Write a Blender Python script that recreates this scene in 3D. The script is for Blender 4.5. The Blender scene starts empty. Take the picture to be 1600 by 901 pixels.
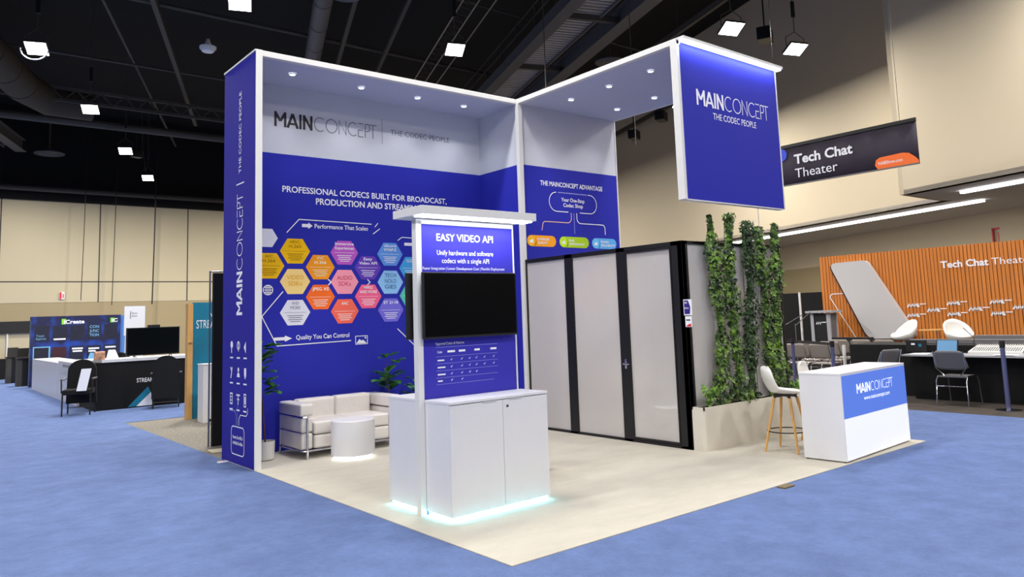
import bpy, bmesh, math, random
from mathutils import Vector, Matrix
random.seed(7)
sc = bpy.context.scene
COL = sc.collection
PI = math.pi
def lin(c):
    return c/12.92 if c <= .04045 else ((c+.055)/1.055)**2.4
def rgb(r, g, b):
    return (lin(r/255), lin(g/255), lin(b/255), 1)

# ------------------------------------------------------------------ camera
CX, CY, CZ = -3.1497, -4.1004, 1.6265
YAW, PITCH, ROLL = math.radians(-39.786), math.radians(6.3834), math.radians(-2.0937)
F = Vector((-math.sin(YAW)*math.cos(PITCH), math.cos(YAW)*math.cos(PITCH), math.sin(PITCH)))
rt = Vector((math.cos(YAW), math.sin(YAW), 0)); up = rt.cross(F)
Rv = rt*math.cos(ROLL)+up*math.sin(ROLL); Uv = -rt*math.sin(ROLL)+up*math.cos(ROLL)
cam_d = bpy.data.cameras.new('camera'); cam = bpy.data.objects.new('camera', cam_d); COL.objects.link(cam)
cam_d.sensor_width = 36; cam_d.sensor_fit = 'HORIZONTAL'; cam_d.lens = 1191.104/1600*36
cam_d.shift_x = -29.8435/1600; cam_d.shift_y = -92.1677/1600
cam_d.clip_start = .05; cam_d.clip_end = 300
M = Matrix((( Rv.x, Uv.x, -F.x, CX), (Rv.y, Uv.y, -F.y, CY), (Rv.z, Uv.z, -F.z, CZ), (0, 0, 0, 1)))
cam.matrix_world = M
sc.camera = cam
sc.view_settings.view_transform = 'Standard'; sc.view_settings.look = 'None'
sc.view_settings.gamma = 1; sc.view_settings.use_curve_mapping = False
sc.view_settings.exposure = 0.0
w = bpy.data.worlds.new('world'); sc.world = w; w.use_nodes = True
w.node_tree.nodes['Background'].inputs[0].default_value = (1, .98, .96, 1)
w.node_tree.nodes['Background'].inputs[1].default_value = .055

def area(name, loc, sx, sy, power, color=(1, 1, 1), rot=(0, 0, 0), spread=PI, parent=None):
    l = bpy.data.lights.new(name, 'AREA'); l.shape = 'RECTANGLE'; l.size = sx; l.size_y = sy
    l.energy = power; l.color = color; l.spread = spread
    o = bpy.data.objects.new(name, l); COL.objects.link(o); o.location = loc; o.rotation_euler = rot
    if parent: o.parent = parent
    return o
# hall lamps that hang outside the frame (above and behind the camera), plus two added far-left fills
HALL_P = 380
for (x, y) in [(-20, -2), (-20, 8), (-12, 3), (-5.5, 3), (1, 3), (7.5, 2.5), (-13, -6), (-6.5, -6), (0, -6), (6.5, -6), (13, -6),
               (-8, -13), (-1.5, -13), (5, -13), (14, 0), (1, 9), (18.5, 2)]:  # in front of and above the camera
    area('unseen_hall_light', (x, y, 9.3), .8, .6, HALL_P*(3.2 if x < -15 else 1), (1, .975, .945))  # stronger far-left pair is added fill for left-facing sides, no lamps there

for (x, y, p_) in [(-6, 38, 620), (-10, 30, 650), (-14, 22, 450), (14, 37, 800), (21, 37, 900), (10, 27, 500), (1.5, 41, 220), (17, 30, 700), (20, 28, 750)]:
    area('far_wall_fill_light', (x, y, 9.3), .8, .6, p_, (1, .965, .91))  # added fill lights, kept out of sight, to brighten far and right walls

# ------------------------------------------------------------------ materials
MATS = {}
def mat(name, col, rough=.5, metal=0, emit=None, es=0, noise=0, nscale=8, bump=0, bscale=60, spec=.5, stretch=None, coat=0, translucent=0, detail=4, nrough=.5):
    if name in MATS: return MATS[name]
    m = bpy.data.materials.new(name); m.use_nodes = True; nt = m.node_tree; b = nt.nodes['Principled BSDF']
    b.inputs['Base Color'].default_value = col; b.inputs['Roughness'].default_value = rough
    b.inputs['Metallic'].default_value = metal; b.inputs['Specular IOR Level'].default_value = spec
    b.inputs['Coat Weight'].default_value = coat
    if emit: b.inputs['Emission Color'].default_value = emit; b.inputs['Emission Strength'].default_value = es
    tc = nt.nodes.new('ShaderNodeTexCoord'); src = tc.outputs['Object']
    if stretch:
        mp = nt.nodes.new('ShaderNodeMapping'); mp.inputs['Scale'].default_value = stretch
        nt.links.new(src, mp.inputs[0]); src = mp.outputs[0]
    if noise:
        n = nt.nodes.new('ShaderNodeTexNoise'); n.inputs['Scale'].default_value = nscale; n.inputs['Detail'].default_value = detail; n.inputs['Roughness'].default_value = nrough
        nt.links.new(src, n.inputs['Vector'])
        r = nt.nodes.new('ShaderNodeMapRange'); r.inputs['From Min'].default_value = .3; r.inputs['From Max'].default_value = .7
        r.inputs['To Min'].default_value = 1-noise; r.inputs['To Max'].default_value = 1+noise
        nt.links.new(n.outputs['Fac'], r.inputs['Value'])
        mx = nt.nodes.new('ShaderNodeVectorMath'); mx.operation = 'SCALE'; mx.inputs[0].default_value = col[:3]
        nt.links.new(r.outputs[0], mx.inputs['Scale']); nt.links.new(mx.outputs[0], b.inputs['Base Color'])
    if bump:
        n2 = nt.nodes.new('ShaderNodeTexNoise'); n2.inputs['Scale'].default_value = bscale; n2.inputs['Detail'].default_value = 3
        nt.links.new(src, n2.inputs['Vector'])
        bp_ = nt.nodes.new('ShaderNodeBump'); bp_.inputs['Strength'].default_value = bump; bp_.inputs['Distance'].default_value = .02
        nt.links.new(n2.outputs['Fac'], bp_.inputs['Height']); nt.links.new(bp_.outputs[0], b.inputs['Normal'])
    if translucent:
        t = nt.nodes.new('ShaderNodeBsdfTranslucent'); t.inputs[0].default_value = col
        ms = nt.nodes.new('ShaderNodeMixShader'); ms.inputs[0].default_value = translucent
        out = nt.nodes['Material Output']
        nt.links.new(b.outputs[0], ms.inputs[1]); nt.links.new(t.outputs[0], ms.inputs[2]); nt.links.new(ms.outputs[0], out.inputs[0])
    MATS[name] = m
    return m
white = mat('white_laminate', rgb(226, 225, 228), .35, noise=.01)
frame_w = mat('white_frame', rgb(228, 227, 224), .4, noise=.01)
blue = mat('blue_fabric', rgb(46, 50, 170), .6, noise=.03, nscale=1.2, spec=.1)
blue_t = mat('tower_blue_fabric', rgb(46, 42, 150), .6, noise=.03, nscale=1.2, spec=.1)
blue_k = mat('kiosk_blue_panel', rgb(58, 54, 172), .5, noise=.02, spec=.2)
header = mat('header_white_fabric', rgb(206, 208, 216), .6, noise=.01)
canopy_m = mat('canopy_ceiling_fabric', rgb(196, 201, 222), .6, noise=.01)
ink = mat('black_ink', rgb(18, 18, 26), .5)
inkgrey = mat('grey_ink', rgb(105, 110, 125), .5)
pw = mat('white_print', rgb(245, 245, 250), .5)
pdim = mat('pale_blue_print', rgb(150, 155, 225), .5)
black = mat('matte_black', rgb(14, 13, 15), .5)
blackcloth = mat('black_cloth', rgb(10, 9, 11), .9, noise=.3, nscale=3, stretch=(6, 6, .6))
screen = mat('black_screen', rgb(4, 4, 5), .35, spec=.12)
chrome = mat('chrome', rgb(200, 200, 205), .18, 1)
steel = mat('brushed_steel', rgb(150, 150, 156), .35, 1)
greyp = mat('grey_plastic', rgb(108, 106, 108), .5)
leather = mat('white_leather', rgb(228, 222, 216), .42, bump=.12, bscale=25, noise=.02)
shell_w = mat('white_plastic', rgb(232, 230, 226), .3)
wood = mat('light_wood', rgb(214, 164, 98), .45, noise=.12, nscale=6, stretch=(10, 10, .8))
slat = mat('orange_wood', rgb(206, 122, 44), .55, noise=.16, nscale=3, stretch=(5, 9, .3))
slat_d = mat('dark_groove', rgb(60, 28, 12), .8)
aisle_c = mat('blue_carpet', rgb(103, 122, 168), .95, noise=.22, nscale=3.0, bump=.8, bscale=90, stretch=(1, 1, 1), detail=14, nrough=.78, spec=.1)
beige_c = mat('beige_carpet', rgb(200, 194, 180), .95, noise=.09, nscale=2.2, bump=.5, bscale=120, spec=.1, detail=12, nrough=.7, stretch=(.6, 1.4, 1))
concrete = mat('speckled_concrete', rgb(118, 112, 100), .8, noise=.45, nscale=30, detail=6)
darkcarpet = mat('dark_carpet', rgb(66, 57, 50), .95, noise=.25, nscale=5)
wall_hi = mat('beige_wall', rgb(194, 182, 152), .8, noise=.03, nscale=.3)
wall_lo = mat('tan_wall', rgb(162, 146, 112), .8, noise=.03, nscale=.3)
wall_r = mat('cream_wall', rgb(198, 184, 158), .8, noise=.03, nscale=.2)
soffit_m = mat('soffit_grey', rgb(205, 202, 205), .8)
ceil_m = mat('black_ceiling', rgb(7, 6, 6), .95)
steel_d = mat('dark_painted_steel', rgb(66, 62, 56), .7)
duct_m = mat('grey_duct', rgb(84, 82, 82), .6)
deck_m = mat('pale_deck', rgb(165, 162, 158), .6)
duct_b = mat('brown_duct', rgb(62, 54, 40), .8)
lampglow = mat('lamp_lens', (1, 1, 1, 1), .5, emit=(1, .97, .9, 1), es=14)
dl_glow = mat('downlight_lens', (1, 1, 1, 1), .5, emit=(1, 1, 1, 1), es=10)
cyan_glow = mat('cyan_led', (1, 1, 1, 1), .5, emit=(.30, .88, 1, 1), es=11)
white_glow = mat('white_led', (1, 1, 1, 1), .5, emit=(.93, .96, 1, 1), es=6)
cool_glow = mat('cool_led_bar', (1, 1, 1, 1), .5, emit=(.62, .7, 1, 1), es=7)
strip_glow = mat('strip_light', (1, 1, 1, 1), .5, emit=(1, .99, .96, 1), es=7)
box_glow = mat('lightbox_white', (1, 1, 1, 1), .4, emit=(.93, .97, .98, 1), es=.32)
box_blue = mat('lightbox_blue', rgb(96, 130, 222), .4, emit=rgb(100, 140, 240), es=.28, spec=.2)
potm = mat('white_pot', rgb(220, 218, 212), .4)
soil = mat('dark_soil', rgb(40, 30, 22), .95, noise=.3)
trunk_m = mat('brown_trunk', rgb(96, 60, 38), .8, noise=.2, nscale=20)
stem_m = mat('green_stem', rgb(60, 84, 36), .7)
frost = mat('frosted_glass', rgb(218, 214, 212), .16, noise=.01, translucent=.3, spec=.6, coat=.6)
def leafmat(name, a, b_, scale=9, rough=.4):
    m = bpy.data.materials.new(name); m.use_nodes = True; nt = m.node_tree; b = nt.nodes['Principled BSDF']
    tc = nt.nodes.new('ShaderNodeTexCoord'); n = nt.nodes.new('ShaderNodeTexNoise'); n.inputs['Scale'].default_value = scale; n.inputs['Detail'].default_value = 3
    nt.links.new(tc.outputs['Object'], n.inputs['Vector'])
    r = nt.nodes.new('ShaderNodeValToRGB'); r.color_ramp.elements[0].position = .38; r.color_ramp.elements[1].position = .66
    r.color_ramp.elements[0].color = a; r.color_ramp.elements[1].color = b_
    nt.links.new(n.outputs['Fac'], r.inputs[0]); nt.links.new(r.outputs[0], b.inputs['Base Color'])
    b.inputs['Roughness'].default_value = rough
    return m
ivy_m = leafmat('ivy_leaf', rgb(20, 52, 16), rgb(128, 168, 62), 9)
ivy_d = leafmat('dark_ivy_leaf', rgb(18, 36, 20), rgb(62, 96, 44), 7)
fig_m = leafmat('fig_leaf', rgb(24, 76, 26), rgb(84, 148, 52), 5, .3)
bright_m = leafmat('bright_leaf', rgb(60, 110, 30), rgb(150, 190, 60), 8)

# ------------------------------------------------------------------ mesh builder
class MB:
    def __init__(s): s.v = []; s.f = []; s.m = []; s.mats = []; s.X = Matrix.Identity(4)
    def mi(s, m):
        if m not in s.mats: s.mats.append(m)
        return s.mats.index(m)
    def add(s, vs, fs, m):
        o = len(s.v); k = s.mi(m)
        s.v += [tuple(s.X @ Vector(p)) for p in vs]
        for f in fs: s.f.append(tuple(i+o for i in f)); s.m.append(k)
        return s
    def box(s, x0, x1, y0, y1, z0, z1, m):
        vs = [(x, y, z) for x in (x0, x1) for y in (y0, y1) for z in (z0, z1)]
        return s.add(vs, [(0, 1, 3, 2), (4, 6, 7, 5), (0, 4, 5, 1), (2, 3, 7, 6), (0, 2, 6, 4), (1, 5, 7, 3)], m)
    def rbox(s, x0, x1, y0, y1, z0, z1, m, r=.02, n=3):
        # box with all edges rounded
        bm = bmesh.new(); vs = [bm.verts.new(p) for p in [(x, y, z) for x in (x0, x1) for y in (y0, y1) for z in (z0, z1)]]
        for f in [(0, 1, 3, 2), (4, 6, 7, 5), (0, 4, 5, 1), (2, 3, 7, 6), (0, 2, 6, 4), (1, 5, 7, 3)]: bm.faces.new([vs[i] for i in f])
        bmesh.ops.bevel(bm, geom=bm.edges[:], offset=r, segments=n, affect='EDGES', profile=.6)
        bm.verts.index_update()
        s.add([v.co[:] for v in bm.verts], [tuple(v.index for v in f.verts) for f in bm.faces], m); bm.free(); return s
    def beam(s, p, q, wd, h, m, upv=(0, 0, 1)):
        p = Vector(p); q = Vector(q); d = (q-p).normalized(); u = Vector(upv)
        a = d.cross(u)
        if a.length < 1e-4: a = d.cross(Vector((1, 0, 0)))
        a.normalize(); b = a.cross(d).normalized(); a *= wd/2; b *= h/2
        vs = [t+i*a+j*b for t in (p, q) for i, j in ((-1, -1), (1, -1), (1, 1), (-1, 1))]
        return s.add(vs, [(0, 1, 2, 3), (7, 6, 5, 4), (0, 4, 5, 1), (1, 5, 6, 2), (2, 6, 7, 3), (3, 7, 4, 0)], m)
    def tube(s, pts, r, m, n=8, cap=True, closed=False):
        pts = [Vector(p) for p in pts]; N = len(pts); rs = r if isinstance(r, (list, tuple)) else [r]*N
        vs = []; prev = None
        for i, p in enumerate(pts):
            if closed: d = pts[(i+1) % N]-pts[i-1]
            else: d = pts[min(i+1, N-1)]-pts[max(i-1, 0)]
            d.normalize()
            if prev is None: a = d.cross(Vector((0, 0, 1)) if abs(d.z) < .9 else Vector((1, 0, 0)))
            else: a = prev - d*prev.dot(d)
            a.normalize(); prev = a; b = d.cross(a)
            for k in range(n):
                t = 2*PI*k/n; vs.append(p+rs[i]*(math.cos(t)*a+math.sin(t)*b))
        fs = []
        for i in range(N if closed else N-1):
            j = (i+1) % N
            for k in range(n):
                fs.append((i*n+k, i*n+(k+1) % n, j*n+(k+1) % n, j*n+k))
        if cap and not closed: fs.append(tuple(range(n))[::-1]); fs.append(tuple((N-1)*n+k for k in range(n)))
        return s.add(vs, fs, m)
    def lathe(s, prof, m, c=(0, 0, 0), n=32):
        vs = []; fs = []
        for r, z in prof:
            for k in range(n):
                t = 2*PI*k/n; vs.append((c[0]+r*math.cos(t), c[1]+r*math.sin(t), c[2]+z))
        for i in range(len(prof)-1):
            for k in range(n): fs.append((i*n+k, i*n+(k+1) % n, (i+1)*n+(k+1) % n, (i+1)*n+k))
        return s.add(vs, fs, m)
    def poly(s, pts, m): return s.add(pts, [tuple(range(len(pts)))], m)
    def prism(s, pts, off, m):
        n = len(pts); a = [Vector(p) for p in pts]; o = Vector(off); b = [p+o for p in a]
        return s.add(a+b, [tuple(range(n)), tuple(range(2*n-1, n-1, -1))]+[(i, (i+1) % n, n+(i+1) % n, n+i) for i in range(n)], m)
    # flat drawing on a frame (o, xdir, udir); depth is the offset along the frame normal
    def flat(s, fr, pts, m, d=.002):
        o, xd, ud, nd = fr
        return s.add([o+xd*a+ud*b+nd*d for a, b in pts], [tuple(range(len(pts)))], m)
    def stroke(s, fr, pts, wd, m, d=.003, closed=False):
        P = [Vector((a, b)) for a, b in pts]; N = len(P)
        L = []; R = []
        for i in range(N):
            if closed: a = (P[i]-P[i-1]).normalized(); b = (P[(i+1) % N]-P[i]).normalized()
            else:
                a = (P[i]-P[i-1]).normalized() if i else (P[1]-P[0]).normalized()
                b = (P[i+1]-P[i]).normalized() if i < N-1 else a
            t = (a+b); t = t.normalized() if t.length > 1e-6 else a
            nrm = Vector((-t.y, t.x)); k = 1/max(.4, nrm.dot(Vector((-a.y, a.x))))
            L.append(P[i]+nrm*wd/2*k); R.append(P[i]-nrm*wd/2*k)
        o, xd, ud, nd = fr
        vs = [o+xd*p.x+ud*p.y+nd*d for p in L+R]
        fs = [(i, (i+1) % N, N+(i+1) % N, N+i) for i in range(N if closed else N-1)]
        return s.add(vs, fs, m)
    def text(s, fr, st, x, y, width=None, h=None, m=None, bold=0, d=.003, align='L'):
        vs, fs = glyphs(st, bold)
        x0 = min(p[0] for p in vs); x1 = max(p[0] for p in vs)
        H = .73 if st.upper() == st or any(c.isupper() for c in st) else .54
        sy = h/.73 if h else width/(x1-x0)
        sx = width/(x1-x0) if width else sy
        W = (x1-x0)*sx
        if align == 'C': x -= W/2
        if align == 'R': x -= W
        o, xd, ud, nd = fr
        return s.add([o+xd*(x+(a-x0)*sx)+ud*(y+b*sy)+nd*d for a, b in vs], fs, m)
    def build(s, name, parent=None, smooth=False, loc=None, rotz=0, bevel=0, label=None):
        me = bpy.data.meshes.new(name); me.from_pydata(s.v, [], s.f)
        for m in s.mats: me.materials.append(m)
        me.polygons.foreach_set('material_index', s.m)
        if smooth: me.polygons.foreach_set('use_smooth', [True]*len(s.f))
        me.update()
        o = bpy.data.objects.new(name, me); COL.objects.link(o)
        if parent: o.parent = parent
        if loc: o.location = loc
        o.rotation_euler[2] = rotz
        if bevel:
            b = o.modifiers.new('bevel', 'BEVEL'); b.width = bevel; b.segments = 2; b.limit_method = 'ANGLE'
        if smooth:
            try:
                me.set_sharp_from_angle(angle=math.radians(40))
            except Exception: pass
        if label: o['label'] = label
        return o
GC = {}
def glyphs(st, bold):
    k = (st, bold)
    if k in GC: return GC[k]
    c = bpy.data.curves.new('t', 'FONT'); c.body = st; c.size = 1; c.offset = bold; c.resolution_u = 3; c.space_line = .95
    o = bpy.data.objects.new('t', c); COL.objects.link(o)
    dg = bpy.context.evaluated_depsgraph_get(); dg.update()
    me = bpy.data.meshes.new_from_object(o.evaluated_get(dg))
    vs = [(v.co.x, v.co.y) for v in me.vertices]; fs = [tuple(p.vertices) for p in me.polygons]
    bpy.data.objects.remove(o); bpy.data.curves.remove(c); bpy.data.meshes.remove(me)
    GC[k] = (vs, fs); return GC[k]
def FR(o, rotz=0):
    """frame for a face whose normal is -y turned by rotz; x runs to the reader's right, u up"""
    c, s_ = math.cos(rotz), math.sin(rotz)
    return (Vector(o), Vector((c, s_, 0)), Vector((0, 0, 1)), Vector((s_, -c, 0)))
def tag(o, label, cat, group=None, kind=None):
    o['label'] = label; o['category'] = cat
    if group: o['group'] = group
    if kind: o['kind'] = kind
    return o
def thing(name, label, cat, loc=(0, 0, 0), rotz=0, group=None):
    o = bpy.data.objects.new(name, None); COL.objects.link(o); o.empty_display_size = .1
    o.location = loc; o.rotation_euler = (0, 0, rotz); return tag(o, label, cat, group)
def struct(o): o['kind'] = 'structure'; return o
def dup(root, loc, rotz, label, group=None):
    r = root.copy(); COL.objects.link(r); r.location = loc; r.rotation_euler = (0, 0, rotz); r['label'] = label
    if group: r['group'] = group
    for ch in list(root.children):
        c = ch.copy(); COL.objects.link(c); c.parent = r
        for g in list(ch.children):
            d = g.copy(); COL.objects.link(d); d.parent = c
    return r
def arc(cx, cy, r, a0, a1, n=10, ry=None):
    ry = ry or r
    return [(cx+r*math.cos(math.radians(a0+(a1-a0)*i/n)), cy+ry*math.sin(math.radians(a0+(a1-a0)*i/n))) for i in range(n+1)]

# company word mark drawn with strokes; returns total width for cap height h
def logo(mb, fr, x, y, h, W, m, m2=None, d=.003):
    m2 = m2 or m
    total = 8.3; sx = W/total; q = lambda pts: [(x+a*sx, y+b*h) for a, b in pts]
    bw = .17*h; tw = .06*h
    S = lambda pts, wd, mm, dd=0: mb.stroke(fr, q(pts), wd, mm, d+dd)
    S([(.09, 0), (.09, 1)], bw, m); S([(.09, .93), (.45, .38)], bw, m, .0004); S([(.45, .38), (.81, .93)], bw, m, .0008); S([(.81, 0), (.81, 1)], bw, m, .0012)
    S([(1.0, 0), (1.38, .97)], bw, m); S([(1.38, .97), (1.76, 0)], bw, m, .0004); S([(1.18, .28), (1.58, .28)], bw*.8, m, .0008)
    S([(1.98, 0), (1.98, 1)], bw, m)
    S([(2.27, 0), (2.27, 1)], bw, m); S([(2.27, .92), (2.83, .08)], bw, m, .0004); S([(2.83, 0), (2.83, 1)], bw, m, .0008)
    S(arc(3.52, .5, .44, 50, 310, 18, .47), tw, m2)
    S(arc(4.46, .5, .45, 0, 360, 26, .47), tw, m2)
    S([(5.08, 0), (5.08, .97), (5.66, .03), (5.66, 1)], tw, m2)
    S(arc(6.26, .5, .43, 50, 310, 18, .47), tw, m2)
    S([(6.68, .97), (7.16, .97)], tw, m2); S([(6.7, .5), (7.1, .5)], tw, m2); S([(6.7, 0), (6.7, .5)], tw, m2); S([(6.7, .03), (7.14, .03)], tw, m2)
    S([(7.3, 0), (7.3, .97)], tw, m2); S([(7.3, .97), (7.5, .97)]+arc(7.5, .72, .2, 90, -90, 10, .25)+[(7.3, .47)], tw, m2, .0004)
    S([(7.66, .97), (8.3, .97)], tw, m2); S([(7.98, 0), (7.98, .97)], tw, m2)

# ------------------------------------------------------------------ building shell
B_, BI, W1, W2, C_, HC, H1, H2, H = 4.663, 5.703, 3.979, 6.058, 1.558, 4.822, 3.886, 2.924, 4.88
fl = MB().box(-60, 70, -30, 45, -.2, 0, concrete); struct(fl.build('floor'))
ac = MB()
ac.box(-60, 0, -30, 44.9, .0, .006, aisle_c)
ac.box(0, 8.62, -30, 0, .0, .006, aisle_c)
ac.box(6.1, 8.62, 0, 11.0, 0, .006, aisle_c)
ac.box(0, 8.62, 11.0, 44.9, 0, .006, aisle_c)
tag(ac.build('aisle_carpet'), 'blue aisle carpet covering the hall floor around the booth', 'carpet')
dc = MB().prism([(8.62, -26, 0), (9.5, -26, 0), (23.8, 3.9, 0), (40, 37.5, 0), (40, 44.9, 0), (8.62, 44.9, 0)], (0, 0, .005), darkcarpet)
tag(dc.build('theater_carpet'), 'dark brown carpet under the theater seating and technician table', 'carpet')
bc = MB().box(0, 6.1, 0, 5.75, 0, .012, beige_c)
tag(bc.build('booth_carpet'), 'beige booth carpet under the white kiosk and lounge', 'carpet')

YW = 45
wb = MB()
wb.box(-70, 60, YW, YW+.4, 3.25, 8.84, wall_hi); wb.box(-70, 60, YW+.02, YW+.4, 0, 3.25, wall_lo)
for x in (5.6, 10.36, 15.1, 20, .9, -4, -9):
    wb.box(x-.03, x+.03, YW-.012, YW, 3.25, 8.84, steel_d)
wb.box(-70, 60, YW-.012, YW, 4.36, 4.42, steel_d)
wb.box(-70, 60, YW-.3, YW+.4, 8.84, 16, ceil_m)
struct(wb.build('wall_back'))
def vwall(name, P, Q, z0, z1, m, th=.3, parent=None):
    P = Vector((*P, 0)); Q = Vector((*Q, 0)); d = (Q-P).normalized(); n = Vector((d.y, -d.x, 0))*-1
    mb = MB().prism([(P.x, P.y, z0), (Q.x, Q.y, z0), (Q.x, Q.y, z1), (P.x, P.y, z1)], -n*th if n.x < 0 else n*th, m)
    return mb.build(name)
# upper bulkhead left part, step, right part
dL = (Vector((20.22, 5.12))-Vector((22.84, 12.37))).normalized()
Lfar = Vector((20.22, 5.12))-dL*48
struct(vwall('wall_right', (20.22, 5.12), Lfar, 4.5, 14, wall_r))
dR = (Vector((16.68, 1.93))-Vector((17.75, 5.15))).normalized()
Rend = Vector((17.75, 5.15))+dR*26
struct(vwall('wall_upper', Rend, (17.75, 5.15), 4.5, 14, wall_r, .25))
struct(vwall('wall_return', (17.75, 5.15), (20.32, 5.12), 4.5, 14, wall_r, .12))
dW = (Vector((24.56, 4.43))-Vector((30.64, 17.09))).normalized()
Wa = Vector((24.56, 4.43))+dW*24; Wb = Vector((30.64, 17.09))-dW*40
ww = vwall('wall_lower', Wa, Wb, 3.35, 4.5, wall_r); struct(ww)
struct(vwall('wall_dado', Wa, Wb, 0, 3.35, wall_lo))
Rx = Vector((17.75, 5.15)); Lx = Vector((20.22, 5.12))
sf = MB().prism([(Rend.x, Rend.y, 4.5), (Rx.x, Rx.y, 4.5), (Lx.x, Lx.y, 4.5), (Lfar.x, Lfar.y, 4.5), (Wb.x, Wb.y, 4.5), (Wa.x, Wa.y, 4.5)], (0, 0, .12), soffit_m)
struct(sf.build('trim_1'))
def striplight(P, Q, label):
    mb = MB().beam((*P, 4.46), (*Q, 4.46), .13, .07, strip_glow)
    mid_ = ((P[0]+Q[0])/2, (P[1]+Q[1])/2, 4.42); L_ = math.dist(P, Q)
    area('strip_area_light', mid_, L_, .12, 22*L_, (1, .97, .9), rot=(0, 0, math.atan2(Q[1]-P[1], Q[0]-P[0])))
    tag(mb.build('strip_light'), label, 'light fixture', 'strip lights under the soffit')
striplight((26.6, 19.5), (21.13, 4.4), 'long white strip light under the soffit, farther left of the two')
striplight((18.64, 4.03), (16.4, -2.8), 'white strip light under the soffit, nearer right of the two')
cl = MB().box(-70, 60, -30, 60, 14, 14.3, ceil_m); struct(cl.build('ceiling'))
# roof framing
# the catwalk rides just under the cross pipes
d2 = Vector((.348, .9375, 0)).normalized()
def along(p, a, b): p = Vector(p); return (p+d2*a, p+d2*b)
nb = 0
def rbeam(label, mb, name='ceiling_beam', cat='beam'):
    return tag(mb.build(name), label, cat)
for P, wd, h, a, b, lab in (((2.7, 21.26, 12), .16, .22, -14, 16, 'steel ceiling beam running down towards the upper left lamps'),
                       ((1.37, 22.18, 12.2), .08, .1, -14, 22, 'thin dark ceiling rail left of the slanting steel beam'),
                       ((7.89, 17.67, 12), .14, .2, -12, 28, 'steel ceiling beam just right of the round grey duct'),
                       ((9.35, 16.66, 12.1), .12, .16, -12, 28, 'thin steel ceiling beam between round duct and cable truss'),
                       ((16.73, 10.56, 11.2), .12, .2, -4, 12, 'dark ceiling beam above the raised blue sign'),
                       ((24.4, 19.4, 11), .14, .2, -6, 16, 'pale ceiling beam showing under the right canopy')):
    p, q = along(P, a, b); rbeam(lab, MB().beam(p, q, wd, h, steel_d))
for (x0, x1, y, z, wd, lab) in ((-14, 30, 22.3, 12.32, .14, 'cross pipe in the ceiling nearest above the long blue wall'),
                      (-14, 30, 28.2, 12, .1, 'thin cross pipe in the ceiling behind the dome shaped sensor'),
                      (-14, 30, 32.6, 10.5, .35, 'wide dark cross beam in the ceiling above the back lamps'),
                      (-20, 34, 44, 9.35, .3, 'round cross pipe along the top of the far beige wall'),
                      (-14, 30, 16.5, 12.4, .08, 'thinnest cross rail in the ceiling above the canopy')):
    rbeam(lab, MB().tube([(x0, y, z), (x1, y, z)], wd/2, steel_d, 10))
# lattice truss across
mb = MB()
for dz in (0, .5):
    mb.beam((-10, 31.2, 11+dz), (26, 31.2, 11+dz), .14, .12, steel_d)
x = -10
while x < 25.5: mb.beam((x, 31.2, 11), (x+.45, 31.2, 11.5), .06, .06, steel_d); mb.beam((x+.45, 31.2, 11.5), (x+.9, 31.2, 11), .06, .06, steel_d); x += .9
tag(mb.build('roof_truss'), 'lattice roof truss crossing above the left lamps', 'truss')
mb = MB(); base = Vector((8.95, 12.68, 10.5)); side = Vector((.9375, -.348, 0))
for k, dz in ((-.22, 0), (.22, 0), (0, .38), (.75, .1)):
    p, q = along(base+side*k+Vector((0, 0, dz)), -8, 16); mb.tube([p, q], .022, steel, 6)
t = -8
while t < 15.5:
    a = base+d2*t
    mb.tube([a-side*.22, a+side*.22+d2*.25, a+Vector((0, 0, .38))+d2*.5], .010, steel_d, 4); t += .5
tag(mb.build('cable_truss'), 'slim triangular cable truss slanting up beside the middle lamp', 'truss')
# round grey duct, big brown duct
p, q = along((6.56, 17.17, 11.5), -12, 29)
mb = MB().tube([p, q], .29, duct_m, 20)
for i in range(0, 41, 2):
    c = p+d2*i; mb.tube([c, c+d2*.05], .305, duct_m, 20)
tag(mb.build('round_duct', smooth=True), 'round grey air duct running above the canopy edge', 'duct')
p, q = along((-2.0, 24.6, 11.2), -12, 6.5)
mb = MB().tube([p, q, q+Vector((1.0, 1.2, -.1)), q+Vector((2.6, 1.3, -.1))], .62, duct_b, 20)
for i in range(0, 19, 2):
    c = p+d2*i; mb.tube([c, c+d2*.08], .64, duct_b, 20)
tag(mb.build('wide_duct', smooth=True), 'wide brown air duct bending behind the upper left lamps', 'duct')
# catwalk
def catwalk(A, length, back, label, wdeck=1.5):
    mb = MB(); A = Vector(A)
    def L(u, z, wd, h, m):
        p, q = along(A+side*u+Vector((0, 0, z)), -back, length); mb.beam(p, q, wd, h, m)
    L(.17, .05, .34, .42, duct_m)
    L(.17, -.17, .44, .03, duct_m)
    L(.17+wdeck+.95, .05, .12, .6, duct_m); L(.17+wdeck+.95, -.26, .5, .03, duct_m); L(.17+wdeck+.95, .35, .4, .03, duct_m)
    L(.36+wdeck, -.02, .06, .1, duct_m)
    t = -back
    while t < length:
        a = A+d2*t+Vector((0, 0, .06)); mb.beam(a+side*.34, a+side*(.36+wdeck), .10, .05, deck_m); t += .22
    p, q = along(A+side*(.35+wdeck/2)+Vector((0, 0, .12)), -back, length); mb.beam(p, q, wdeck, .02, steel_d)
    for t in range(-int(back), int(length), 5):
        a = A+d2*t+Vector((0, 0, -.05)); mb.beam(a+side*.3, a+side*(wdeck+1.1), .16, .2, steel_d)
    for u in (.05, wdeck+.4):
        for zz in (.7, 1.1): L(u, zz, .04, .04, steel_d)
        for t in range(-int(back), int(length), 2):
            a = A+d2*t+side*u; mb.beam(a, a+Vector((0, 0, 1.1)), .04, .04, steel_d)
    tag(mb.build('catwalk'), label, 'catwalk')
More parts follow.
